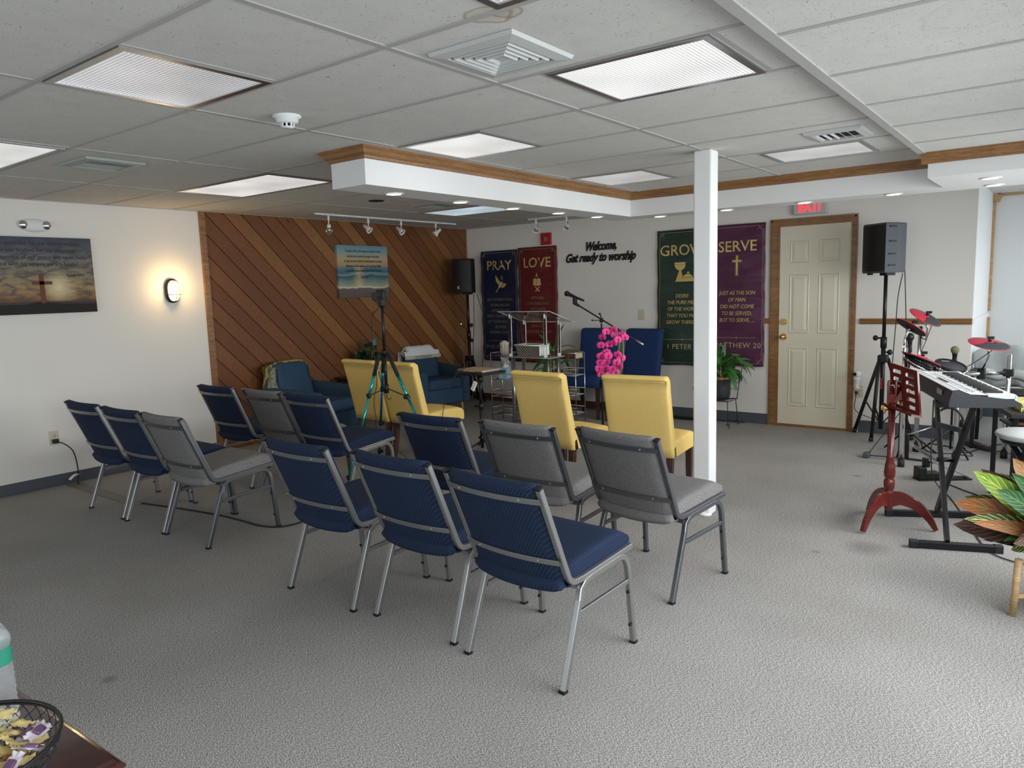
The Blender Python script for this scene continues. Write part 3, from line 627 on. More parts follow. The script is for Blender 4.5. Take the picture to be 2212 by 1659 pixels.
# ================================================================== STACKING CHAIRS
def tagless(o,label): o['label']=label; return o
def make_stack_chair(fab,metal,label,nm='stacking_chair'):
    t=thing(nm,label,'chair')
    W=.235
    def back_y(x,z,off=0):                      # padded back follows the reclined posts and bows backwards in the middle
        return -.185-(z-.40)*.40-.030*(1-(x/W)**2)+off
    # backrest cushion (closed shell with a rolled top)
    b=B()
    def face(u,v):
        x=(u*2-1)*(W-.012); z=.385+v*.445
        return V((x,back_y(x,z)-.004,z))
    n=14; rings=[]
    prof=[]                                       # (z, front?) loop in the section plane
    for k in range(0,13): prof.append((.40+.40*k/12,-.012))
    for k in range(1,8): a=PI*k/8; prof.append((.80+.032*math.sin(a),-.012+.031*(1-math.cos(a))))
    for k in range(0,13): prof.append((.80-.40*k/12,.050))
    prof.append((.385,.035)); prof.append((.384,.0))
    for i in range(n+1):
        x=(i/n*2-1)*(W-.013); e=1-max(0,(abs(x)-(W-.035))/.022)*.35
        rings.append([(x,back_y(x,z)+.018+(o-.018)*e,z) for z,o in prof])
    b.loft(rings); b.obj('backrest',fab,t)
    # seat cushion, waterfall front, lower skirt hanging behind the back
    b=B(); rings=[]
    prof=[(-.215,.378),(-.225,.400),(-.20,.43),(-.17,.457),(-.10,.474),(.0,.483),(.10,.493),(.18,.500),(.225,.497),(.255,.483),(.270,.462),(.266,.442),(.20,.432),(.0,.418),(-.12,.400)]
    for i in range(n+1):
        x=(i/n*2-1)*(W-.013); q=abs(x)/(W-.013); bow=-.026*(1-q*q)
        rings.append([(x,y+(bow if y<-.15 else 0),(z-.43)*(1-.16*max(0,q-.85)/.15)+.43-(.012*(1-q*q) if y<-.1 and z<.42 else 0)) for y,z in prof])
    b.loft(rings); b.obj('seat',fab,t)
    S=.024
    for s in (-1,1):
        b=B(); path=[(s*W,-.352,.815),(s*W,-.20,.452)]+[(s*W,-.20+.035*0+.045*(1-math.cos(a))*.9+.012*math.sin(a),.452-.047*math.sin(a)) for a in (.4,.8,1.2,1.57)]+[(s*W,-.10,.404),(s*W,.255,.430)]
        b.sq(path,S,S,(1,0,0)); o=b.obj('side_rail',metal,t)
        B().box((s*W,-.3535,.8185),(S+.001,S+.001,.009),Rx(.38)).obj('end_cap','black',o)
        # legs: rear and front, meeting under the seat rail
        x1=s*(W+.003); x2=s*.25
        rear=[(x2,-.255,.0),(x1+s*.006,-.135,.325),(x1,-.118,.362),(x1,-.09,.385),(x1,-.05,.394),(x1,.06,.401)]
        fr_=[(x1,.06,.401),(x1,.155,.408),(x1,.19,.400),(x1,.212,.378),(x1+s*.003,.222,.345),(x2,.25,.0)]
        for pth,fy,nm2 in ((rear,-.255,'rear'),(fr_,.25,'front')):
            b=B(); b.sq(pth,S,S,(1,0,0)); l=b.obj('leg',metal,t)
            B().box((x2,fy,.006),(S+.002,S+.002,.012)).obj('foot_cap','black',l)
            if nm2=='front':
                for z in (.09,.24): B().cyl((x2-s*.002,fy-.012-.0285*z/.345,z),(x2-s*.002,fy-.021-.0285*z/.345,z),.007,8).obj('stacking_bumper','black',l)
        b=B(); b.sq([(x1+s*.005,-.135,.272),(x1+s*.005,.225,.287)],.014,.02,(1,0,0)); b.obj('side_stretcher',metal,t)
    B().sq([(-W,-.12,.372),(W,-.12,.372)],.022,.016,(0,1,0)).sq([(-W,.19,.398),(W,.19,.398)],.022,.016,(0,1,0)).obj('underseat_brace',metal,t)
    for z in (.765,.505):
        b=B(); pth=[((k/10*2-1)*W,back_y((k/10*2-1)*W,z)-.018,z) for k in range(11)]; b.sq(pth,.024,.005,(0,-.36,.93)); o=b.obj('back_bar',metal,t)
        for s in (-1,1):
            x=s*.15; B().sph((x,back_y(x,z)-.022,z),.0055,(1,.5,1),8).obj('screw','silver',o)
    return t
gN=None
Rd=math.radians
ch_n=make_stack_chair('navy','silver','navy dotted stacking chair nearest the camera, its right side and seat fully visible')
index_children(ch_n); ch_n.location=(-1.69,2.44,0); ch_n.rotation_euler=(0,0,Rd(-3.5)); ch_n['group']='navy stacking chairs'
for x,y,r,lab in ((-2.306,2.488,-1,'navy dotted stacking chair in the middle of the nearest row of three'),
    (-2.938,2.462,-.5,'navy dotted stacking chair at the left end of the nearest row of three'),
    (-2.875,3.325,0,'navy stacking chair behind the nearest row, left of the two grey chairs'),
    (-5.485,2.56,0,'leftmost navy stacking chair of the row closest to the left wall'),
    (-4.915,2.553,0,'navy stacking chair between another navy chair and the grey one, by the left wall'),
    (-5.41,3.53,.5,'navy stacking chair in front of the left end of the diagonal wood wall'),
    (-4.275,3.54,0,'navy stacking chair in front of the left armchair, behind the turquoise tripod leg')):
    dup(ch_n,(x,y,0),Rd(r),lab)
ch_g=make_stack_chair('greyf','silver_dark','grey heather stacking chair in front of the white column')
index_children(ch_g); ch_g.location=(-1.665,3.405,0); ch_g.rotation_euler=(0,0,Rd(-8)); ch_g['group']='grey stacking chairs'
for x,y,r,lab in ((-2.285,3.365,0,'grey heather stacking chair between a navy chair and the grey chair by the column'),
    (-4.387,2.556,0,'grey heather stacking chair with sunlit tan seat at the right end of the left row'),
    (-4.80,3.545,-1,'grey heather stacking chair between two navy chairs before the left armchair')):
    dup(ch_g,(x,y,0),Rd(r),lab)
# ================================================================== YELLOW PARSONS CHAIRS
def make_parsons(fab,seatm,leg,label,nm,H=.925,W=.235,D=.46,sz=.46,skirt=.355,lean=.13):
    t=thing(nm,label,'chair')
    hb=D/2
    def slab(x0,x1,prof,r=.018,n=8):
        rings=[]
        for i in range(n+1):
            q=i/n; x=x0+(x1-x0)*q; e=min(q,1-q)*(x1-x0); sh=0 if e>=r else (1-math.sqrt(max(0,1-(1-e/r)**2)))*r
            cy=sum(p[0] for p in prof)/len(prof); cz=sum(p[1] for p in prof)/len(prof)
            rings.append([(x,y+(cy-y)/max(.02,math.hypot(y-cy,z-cz))*sh,z+(cz-z)/max(.02,math.hypot(y-cy,z-cz))*sh) for y,z in prof])
        return rings
    def xs(): pass
    # back
    pr=[(-hb+.005,skirt)]+[(-hb-lean*((z-skirt)/(H-skirt))**1.15,z) for z in [skirt+(H-.03-skirt)*k/8 for k in range(1,9)]]
    top=-hb-lean; pr+=[(top-.012,H-.022),(top-.006,H-.006),(top+.02,H+.004),(top+.055,H),(top+.085,H-.02),(top+.09,H-.05)]
    pr+=[(top+.085+(lean)*k/8,H-.05-(H-.05-skirt)*k/8) for k in range(1,9)]
    b=B(); n=10
    xsn=[-W,-W+.006,-W+.018]+[-W+.018+(2*W-.036)*k/n for k in range(1,n)]+[W-.018,W-.006,W]; sc=[.014,.004,0]+[0]*(n-1)+[0,.004,.014]
    rings=[]; 
    for x,s_ in zip(xsn,sc):
        rings.append([(x,y+(s_ if j<len(pr)//2 else -s_),z-(s_*.8 if z>H-.03 else 0)) for j,(y,z) in enumerate(pr)])
    b.loft(rings); b.obj('backrest',fab,t)
    b=B(); b.tube([(x,top-.0105+(.008 if abs(x)>W-.02 else 0),H-.035) for x in [-W+.01+(2*W-.02)*k/10 for k in range(11)]],.0022,6); b.obj('piping',fab,t)
    # seat
    b=B(); y0=-hb+.03; y1=hb; rings=[]
    pf=[(y0,skirt),(y0,sz-.02),(y0+.05,sz+.002),(0,sz+.012),(y1-.06,sz+.006),(y1-.02,sz-.008),(y1,sz-.035),(y1+.002,sz-.07),(y1,skirt+.004),(y1-.01,skirt)]
    for x,s_ in zip(xsn,[.02,.007,0]+[0]*(n-1)+[0,.007,.02]):
        q=abs(x)/W; rings.append([(x,y-(s_ if y>.1 else 0),z+(.010*(1-q*q) if z>sz-.03 else 0)-(s_ if z>sz-.03 else 0)) for y,z in pf])
    b.loft(rings); b.obj('seat',seatm,t)
    for sx in (-1,1):
        for sy in (-1,1):
            b=B(); x=sx*(W-.035); y=sy*(hb-.045); k=.022
            tp=[(x-k,y-k,skirt+.01),(x+k,y-k,skirt+.01),(x+k,y+k,skirt+.01),(x-k,y+k,skirt+.01)]
            dy=-.045 if sy<0 else 0; k2=.014; md=[(x-k*.9,y-k*.9+dy*.3,skirt*.5),(x+k*.9,y-k*.9+dy*.3,skirt*.5),(x+k*.9,y+k*.9+dy*.3,skirt*.5),(x-k*.9,y+k*.9+dy*.3,skirt*.5)]
            bt=[(x-k2,y-k2+dy,0),(x+k2,y-k2+dy,0),(x+k2,y+k2+dy,0),(x-k2,y+k2+dy,0)]
            b.loft([bt,md,tp],smooth=False); b.obj('leg',leg,t)
    return t
yc=make_parsons('yellow','yellow','dwood','yellow linen dining chair nearest the white column','upholstered_chair',W=.232,D=.50)
index_children(yc); yc['group']='yellow linen chairs'; yc.location=(-2.34,4.72,0); yc.rotation_euler=(0,0,Rd(6))
for x,y,r,lab in ((-3.02,4.64,-4,'yellow linen dining chair in front of the clear podium'),
    (-4.628,4.78,-3,'yellow linen dining chair behind the tripod, its seat showing to the right'),
    (-5.112,4.795,-3,'leftmost yellow linen dining chair, its back beside the armchair')):
    dup(yc,(x,y,0),Rd(r),lab)
bc=make_parsons('navy_plain','navy_plain','dwood','navy slipcovered dining chair behind the microphone stand, seat visible','upholstered_chair',H=1.02,W=.235,sz=.49,skirt=.37,lean=.10)
index_children(bc); bc['group']='navy slipcovered chairs'; bc.location=(-4.47,7.36,0); bc.rotation_euler=(0,0,PI+Rd(4))
dup(bc,(-3.91,7.34,0),PI-Rd(6),'navy slipcovered dining chair against the green banner, right of the orchid')
# ================================================================== ARMCHAIRS
def armchair(loc,rz,label,kx=1.0):
    t=thing('armchair',label,'armchair',loc,rz)     # local: faces +x, width along y
    W=.36; D=.32
    # backrest: padded, tapering, leaning back
    b=B(); rings=[]
    for k in range(9):
        q=k/8; y=-.25+.5*q
        rings.append([(x,y,z) for x,z in ((-.20,.30),(-.26,.45),(-.305,.70),(-.31,.80),(-.29,.825),(-.25,.828),(-.215,.80),(-.165,.60),(-.12,.42),(-.12,.30))])
    rings=[[ (x+(.02 if k in(0,8) else 0)*(1 if x<-.2 else -1),y*(1-.12*max(0,(z-.4))/.45),z-(.03 if k in(0,8) and z>.78 else 0)) for x,y,z in r] for k,r in enumerate(rings)]
    b.loft(rings); b.obj('backrest','denim',t)
    B().box((.07,0,.395),(.50,.50,.13),bev=.04,seg=3).obj('seat_cushion','denim',t)
    B().box((-.0,0,.245),(.60,.66,.19),bev=.02).obj('base','denim',t)
    for s in (-1,1):
        b=B(); rings=[]
        for k in range(9):
            x=-.30+.60*k/8; z1=.60-.035*(k/8); w=.045+.012*(k/8)
            rings.append([(x,s*.31+dy*w,z) for dy,z in ((-1,.15),(-1.05,z1-.06),(-1.0,z1-.02),(-.6,z1),(.3,z1+.004),(.9,z1-.015),(1.1,z1-.06),(1,.15))])
        rings.append([(.312,s*.31+(p[1]-s*.31)*.75,p[2]-.02 if p[2]>.3 else p[2]+.01) for p in rings[-1]])
        b.loft(rings); b.obj('armrest','denim',t)
        for x in (-.25,.25): b=B(); b.cyl((x+.01*(1 if x>0 else -1),s*.28,.0),(x,s*.27,.16),.011,10,.02); b.obj('leg','lwood',t)
    for o_ in COL.objects:
        if o_.parent==t: o_.data.transform(Matrix.Scale(kx,4,(1,0,0)))
    return t
A=armchair((-6.225,4.74,0),Rd(10),'slate blue armchair with a gold patterned throw, at the left of the wood wall',kx=1.22)
Bc=armchair((-6.30,6.60,0),Rd(-12),'slate blue armchair with a white lettered cloth over its back')
def throw(Ach,wl,ov,name,m,label,cat,y0,y1,zl,zr,extra=None):
    # cloth over the backrest: section goes up the back, over the top, down the front; u across
    mwx=wm(Ach); b=B()
    sec=[(-.345,zl),(-.332,.60),(-.33,.75),(-.322,.83),(-.28,.847),(-.225,.835),(-.19,.79),(-.168,.74),(-.155,zr)]
    sec=cr([(x,0,z) for x,z in sec],3)
    def f(u,v):
        i=v*(len(sec)-1); k=min(int(i),len(sec)-2); p=sec[k].lerp(sec[k+1],i-k); y=y0+(y1-y0)*u
        edge=max(0,abs(y)-.20); drop=edge*1.1
        w=.006*math.sin(y*40+p.z*9)
        return mwx@V((p.x+w*(1 if p.x<-.27 else .2),y*(1-.10*max(0,p.z-.4)/.45),p.z-(drop if p.z>.80 else 0)+w*.3))
    b.shell(f,18,len(sec)-1,lambda u,v:mwx.to_3x3()@V((0.0,0,-.0035)))
    c=b.obj(name,m); tag(c,label,cat); return c
def m_throw():
    m,n,l,bb=base('gold_patterned_throw',.9); tc=n.new('ShaderNodeTexCoord'); o=tc.outputs['Object']
    w=node(n,l,'ShaderNodeTexWave',{'Vector':o,'Scale':4.5,'Distortion':9,'Detail':2,'Detail Scale':1.6}).outputs['Fac']
    s=node(n,l,'ShaderNodeSeparateXYZ',{0:o}); 
    c=mixc(n,l,ramp(n,l,w,[(.55,(0,0,0)),(.62,(1,1,1))]),(.40,.27,.07),(.05,.07,.08))
    w2=node(n,l,'ShaderNodeTexVoronoi',{'Vector':o,'Scale':26}).outputs['Distance']
    c2=mixc(n,l,ramp(n,l,w2,[(.25,(0,0,0)),(.4,(1,1,1))]),(.09,.14,.13),(.28,.29,.18))
    band=mth(n,l,'GREATER_THAN',s.outputs[0],-6.455)
    l.new(mixc(n,l,band,c,c2),bb.inputs['Base Color']); return m
mA=wm(A)@Matrix.Scale(1.22,4,(1,0,0))
b=B()
sp_=cr([(-.17,-.245,0),(-.165,-.28,0),(-.18,-.315,0),(-.215,-.325,0),(-.285,-.33,0),(-.335,-.25,0),(-.335,-.10,0)],5)
def tf(u,v):
    i=u*(len(sp_)-1); k=min(int(i),len(sp_)-2); p=sp_[k].lerp(sp_[k+1],i-k)
    z=.46+.355*v; ln=.07*v*(1 if u<.5 else .3); tp=1-.22*v**2
    return mA@V((p.x-ln-.0+.006*math.sin(z*26+u*11),(p.y+.12)*tp-.12+.006*math.sin(u*19),z+.012*math.sin(u*7)*v))
b.shell(tf,26,12,lambda u,v:V((.003,.003,0)))
b.shell(lambda u,v:mA@V((-.255-.07*u,(-.30+.53*v),.812+.035*math.sin(u*PI)-.10*max(0,.25-v)/.25*.5)),8,12,lambda u,v:V((0,0,-.004)))
b.shell(lambda u,v:mA@(V((-.30-.02*math.sin(v*6)+.08*u*v,.235+.03*u+.02*v,.83-.40*v*(.35+.65*u)))),5,10,lambda u,v:V((-.003,-.003,0)))
tag(b.obj('throw_blanket',m_throw()),'gold and dark patterned throw draped over the back of the left armchair','throw blanket')
cl=throw(Bc,0,0,'draped_cloth','towel','white cloth with a lettered border band over the right armchair','cloth',-.285,.285,.50,.69)
mB=wm(Bc)
b=B(); b.shell(lambda u,v:mB@V((-.148-.010*v,(-.27+.54*u),.692+.04*v)),12,2,lambda u,v:mB.to_3x3()@V((.002,0,0)))
o=b.obj('border_band',mat('cream_band',(.55,.52,.42),.9)); o.parent=cl
mt_=mB@fr((-.176,0,.756),(0,1,0),(.25,0,1))
for k,s in enumerate(('This is a faithful saying, worthy of all','The Lord bless thee and keep thee')): text(s,.017,'ink','printed_text',mB@fr((-.150+.003*k,0,.720-.017*k),(0,1,0),(-.25,0,1)),cl)
# ================================================================== SIDE TABLE + PLANT at the wood wall
t=thing('side_table','small dark wooden table with turned legs against the wood wall, under the plant','side table',(-6.42,5.68,0))
B().box((0,0,.575),(.40,.62,.025),bev=.006).obj('tabletop','dwood',t); B().box((0,0,.53),(.32,.54,.07)).obj('apron','dwood',t)
for sx in (-1,1):
    for sy in (-1,1):
        B().lathe([(.012,0),(.016,.03),(.012,.10),(.02,.16),(.014,.24),(.022,.32),(.013,.38),(.02,.45),(.022,.56)],(sx*.15,sy*.26,0),n=12).obj('leg','dwood',t)
def leafmesh(b,base_,dirv,L,Wd,droop,fold=.25,n=7,roll=0,uv=None,curlt=1.0,nrm=(0,0,1)):
    d=V(dirv).normalized(); side=d.cross(V(nrm))
    if side.length<.05: side=V((1,0,0))
    side.normalize(); side=Matrix.Rotation(roll,3,d)@side; p=V(base_); rows=[]; cur=d.copy()
    for i in range(n+1):
        q=i/n; w=Wd*math.sin(PI*min(1,(q*.93+.05)))**.75*(1 if q<.98 else .2)
        up=side.cross(cur).normalized()
        rows.append([p-side*w*.5+up*fold*w*.5,p.copy(),p+side*w*.5+up*fold*w*.5])
        p=p+cur*(L/n); cur=(cur+V((0,0,-1))*droop*curlt/n).normalized()
    vs=[[b.bm.verts.new(x) for x in r] for r in rows]; uvl=b.bm.loops.layers.uv.verify()
    for i in range(n):
        for j in range(2):
            f=b._f([vs[i][j],vs[i][j+1],vs[i+1][j+1],vs[i+1][j]],True)
            if f:
                for lp in f.loops:
                    for a in range(n+1):
                        for c in range(3):
                            if lp.vert is vs[a][c]: lp[uvl].uv=(c/2,a/n)
rnd=random.Random(3)
t=thing('potted_plant','bushy dark green plant in a shiny brown pot on the dark side table','potted plant',(-6.42,5.72,.5885))
B().lathe([(.001,0),(.05,0),(.075,.06),(.085,.12),(.078,.13),(.07,.12),(.001,.11)]).obj('pot',mat('brown_glaze',(.05,.012,.008),.08),t)
b=B()
for k in range(95):
    a=rnd.uniform(0,2*PI); el=rnd.uniform(-.1,1.2); r=rnd.uniform(.02,.13); 
    st=V((r*math.cos(a),r*math.sin(a),.13+rnd.uniform(0,.20)*el))
    leafmesh(b,st,(math.cos(a)*math.cos(el),math.sin(a)*math.cos(el),math.sin(el)),rnd.uniform(.075,.12),rnd.uniform(.06,.085),rnd.uniform(.5,1.6),n=6,nrm=(rnd.uniform(-.2,.9),rnd.uniform(-.9,.2),.8))
b.obj('foliage','leafd',t)
# ================================================================== TRIPOD + PHONE
cx,cy=-4.40,4.08
t=thing('camera_tripod','turquoise and black camera tripod standing among the chairs with a phone','tripod',(cx,cy,0))
hub=V((cx,cy,1.045)); feet=[V((-4.505,3.70,0)),P(819,989,z=0),P(979,1075,z=0)]
B().cyl(hub-V((0,0,.02)),hub+V((0,0,.02)),.034,16).obj('hub','black',t,True)
B().cyl(hub-V((0,0,.32)),hub+V((0,0,.02)),.013).obj('centre_column','blackm',t,True)
B().cyl(hub+V((0,0,0)),V((cx,cy,1.425)),.0125).obj('extension_tube','blackm',t,True)
B().cyl(hub-V((0,0,.33)),hub-V((0,0,.26)),.02).obj('column_collar','black',t,True)
b=B(); z0=1.045-.33; b.tube(cr([(cx,cy,z0),(cx,cy,z0-.035),(cx+.018,cy+.01,z0-.055),(cx+.03,cy+.018,z0-.035)]),.003); b.obj('hook','black',t,True)
for k,f in enumerate(feet):
    d=(f-hub); h=V((d.x,d.y,0)).normalized(); a=hub+h*.045; dd=f-a
    p=lambda q:a+dd*q
    l_=B().cyl(p(0),p(.17),.016,12,.0155).obj('leg',mat('foam_grip',(.012,.012,.012),.9),t,True)
    tm='tealdark' if k==1 else 'teal'
    B().cyl(p(.17),p(.34),.0125).obj('leg_tube',tm,l_,True); B().cyl(p(.32),p(.65),.0105).obj('leg_tube',tm,l_,True); B().cyl(p(.63),p(.985),.008).obj('leg_tube',tm,l_,True)
    for q in (.32,.64,.93): b=B(); b.cyl(p(q-.014),p(q+.014),.0175,10); b.box(p(q)+V((h.y*.022,-h.x*.022,0)),(.018,.018,.03)); b.obj('leg_lock','black',l_,True)
    B().cyl(p(.975),p(1.0),.012).obj('rubber_foot','rubber',l_,True)
    B().cyl(hub-V((0,0,.29)),p(.32),.0045,8).obj('spreader_arm','blackm',t,True)
b=B(); hd=V((cx,cy,1.43)); b.box(hd+V((.0,0,.02)),(.05,.05,.07),bev=.008); b.box(hd+V((0,0,.062)),(.06,.05,.012),bev=.003); b.obj('pan_head','black',t,True)
b=B(); q=P(803,680,y=cy-.08); b.tube(cr([hd+V((0,-.01,.0)),hd.lerp(q,.5)+V((0,0,-.002)),q]),[.005]*6+[.007]*6+[.009]); b.obj('pan_handle','blackm',t,True)
lw=text('ZOMEI',.020,'paper','printed_brand',fr((hub+(feet[0]-hub)*.11+V((.0,-.018,.0))),(feet[0]-hub)*1.0,(0.9,.3,.25)),t,xs=1.2)
ph=thing('smartphone','black smartphone clamped sideways on top of the tripod','phone',(cx-.02,cy,1.495))
pm=wm(ph)@(Rz(Rd(8)).to_4x4())
b=B(); b.box((-.03,0,.015),(.008,.065,.12),bev=.005); 
for v in b.bm.verts: v.co=(Rz(Rd(-58))@(Matrix.Rotation(Rd(90),3,'X')@v.co))
b.obj('phone_body','black',ph)
B().box((.025,-.008,.045),(.10,.025,.018),bev=.004).box((.045,-.008,.01),(.025,.025,.07),bev=.004).obj('clamp','black',ph)
pc=[P(u,v,y=y) for u,v,y in ((806,672,4.0),(803,700,3.98),(804,740,3.98),(812,790,3.98),(814,830,4.0),(808,862,4.0),(812,900,4.0),(822,935,4.05))]+[V((-4.25,4.35,.01)),V((-3.9,4.5,.008)),V((-3.7,4.9,.008))]
tag(B().tube(cr(pc),.003).obj('charging_cable','rubber'),'thin black cable hanging from the phone down through the tripod','cable')
# ================================================================== LOUDSPEAKERS
def speaker(loc,rz,label,size,logo):
    w,d,h=size; t=thing('loudspeaker',label,'loudspeaker',loc,rz)      # front faces local -y
    b=B(); pr=[(-w/2,-d/2),(w/2,-d/2),(w/2,-d*.05),(w*.30,d/2),(-w*.30,d/2),(-w/2,-d*.05)]
    rings=[[(x*k,y*k,z) for x,y in pr] for z,k in ((0,.97),(.012,1),(h-.012,1),(h,.97))]; b.loft(rings,smooth=False); b.obj('cabinet','greyp' if logo=='alto' else 'black',t)
    b=B(); b.grid(lambda u,v:V((-w*.48+w*.96*u,-d/2-.006-.022*math.sin(PI*u),.02+(h-.04)*v)),12,4); b.obj('grille','black',t)
    B().box((0,.02,-.012),(.09,.09,.024)).obj('pole_socket','black',t)
    for s in (-1,1): B().box((s*w*.36,-d*.3,-.008),(.04,.03,.016)).obj('rubber_foot','rubber',t)
    return t
def tripod_stand(base,htop,feet,label,hz=.62,zc=.48,knobs=((.93,-.05),)):
    t=thing('speaker_stand',label,'speaker stand',(base[0],base[1],0)); bx_,by_=base[0],base[1]
    B().cyl((bx_,by_,.12),(bx_,by_,.95),.02).obj('lower_tube','blackm',t,True); B().cyl((bx_,by_,.93),(bx_,by_,htop),.0165).obj('pole','blackm',t,True)
    B().cyl((bx_,by_,.88),(bx_,by_,.98),.028).obj('collar','black',t,True)
    for z,dx in knobs:
        b=B(); s=1 if dx>0 else -1; b.cyl((bx_,by_,z),(bx_+dx,by_,z),.008); b.sph((bx_+dx+s*.02,by_,z),.026,(.9,1,1)); b.obj('knob','black',t,True)
    B().box((bx_,by_,hz),(.085,.085,.07),bev=.01).obj('leg_hub','black',t,True)
    for f in feet:
        f=V((f[0],f[1],.012)); h=(V((f.x-bx_,f.y-by_,0))).normalized(); a=V((bx_,by_,hz))+h*.045
        l=B().cyl(a,f,.0165,12).obj('leg','blackm',t,True); B().cyl(a.lerp(f,.955),a.lerp(f,1.0)-V((0,0,.0)),.021).obj('rubber_foot','rubber',l,True)
        B().sq([V((bx_,by_,.16)),a.lerp(f,.56)],.018,.005,side=h.cross(V((0,0,1)))).obj('brace','blackm',t,True)
    return t
def feet3(c,r,a0): return [(c[0]+r*math.cos(a0+k*2*PI/3),c[1]+r*math.sin(a0+k*2*PI/3)) for k in range(3)]
# left
LS=(-6.36,7.42); tripod_stand(LS,1.47,[P(1048,868,z=0)[:2],(-6.60,7.20),(-6.50,7.74)],'black tripod speaker stand in the corner of wood wall and back wall',knobs=((1.06,.03),(.86,.03)))
s=speaker((LS[0],LS[1]-.02,1.485),Rd(18),'black loudspeaker with a small letter logo in the corner by the navy banner',(.27,.26,.44),'k')
text('K',.05,'gold','logo',wm(s)@fr((-.04,-.16,.07),(1,0,0),(0,0,1)),s,bold=.002)
None if 1 else text('S',.036,'gold','logo',wm(s)@fr((-.012,-.162,.067),(1,0,0),(0,0,1)),s,bold=.002)
for pts,nm2 in (([(1023,635),(1024,700),(1022,760),(1024,800),(1012,835),(1002,862)],'a'),([(1030,635),(1040,668),(1047,690),(1044,760),(1040,820)],'b')):
    q=[P(u,v,y=7.62) for u,v in pts]; tag(B().tube(cr(q),.004).obj('speaker_cable','rubber'),{'a':'thin black cable hanging straight down from the left loudspeaker','b':'black cable slanting from the left loudspeaker behind the navy banner'}[nm2],'cable')
# right
RS=(-1.36,7.45); tripod_stand(RS,1.55,[P(1845,934,z=0)[:2],P(1881,956,z=0)[:2],(-1.12,7.62)],'black tripod speaker stand right of the door, with a red tag',knobs=((.97,-.05),(.84,.035)),hz=.78)
s=speaker((RS[0],RS[1]-.02,1.565),Rd(-38),'dark grey loudspeaker on a stand between the door and the drum kit',(.28,.27,.44),'alto')
text('ALTO',.022,'steel','logo',wm(s)@fr((-.085,-.152,.035),(1,0,0),(0,0,1)),s)
ms=wm(s)
for z in (.06,.16,.27,.40): B().bx((.145,-.10,z),(.152,-.03,z+.012)).obj('side_notch','black',s)
for pts,lab in (([(1950,590),(1940,640),(1935,700),(1928,780),(1922,850),(1912,890),(1895,892)],'black cable hanging from the right loudspeaker down behind the stand'),([(1953,520),(1955,600),(1957,680),(1958,745),(1956,800)],'black cable hanging from the back of the right loudspeaker to the drums')):
    q=[P(u,v,y=7.55) for u,v in pts]; tag(B().tube(cr(q),.004).obj('speaker_cable','rubber'),lab,'cable')
B().bx((RS[0]-.012,RS[1]-.03,.50),(RS[0]+.004,RS[1]-.0265,.60)).obj('red_tag','red',bpy.data.objects['speaker_stand.001'],True)
M['goldfaint']=mat('faded_gold_print',(.20,.165,.10),.6)
# ================================================================== BACK WALL
def ruffle(x,z,s): return .010*math.sin(x*9+s)*math.sin(z*2.3+s*2)+.006*math.sin(z*14+x*6+s)+.004*math.sin(z*31-x*12+s)
def m_satin(name,c):
    m,n,l,b=base(name,.38); b.inputs['Base Color'].default_value=(*c,1); b.inputs['Sheen Weight'].default_value=.15; b.inputs['Specular IOR Level'].default_value=.35
    tc=n.new('ShaderNodeTexCoord'); a=node(n,l,'ShaderNodeTexNoise',{'Vector':node(n,l,'ShaderNodeMapping',{0:tc.outputs['Object'],3:(1.2,1,3.2)}).outputs[0],'Scale':3.5,'Detail':4}).outputs[0]
    f=node(n,l,'ShaderNodeTexNoise',{'Vector':tc.outputs['Object'],'Scale':500,'Detail':1}).outputs[0]
    l.new(mixc(n,l,f,[x*.8 for x in c],[x*1.2 for x in c]),b.inputs['Base Color']); bumpn(n,l,a,b,.9,.02); return m
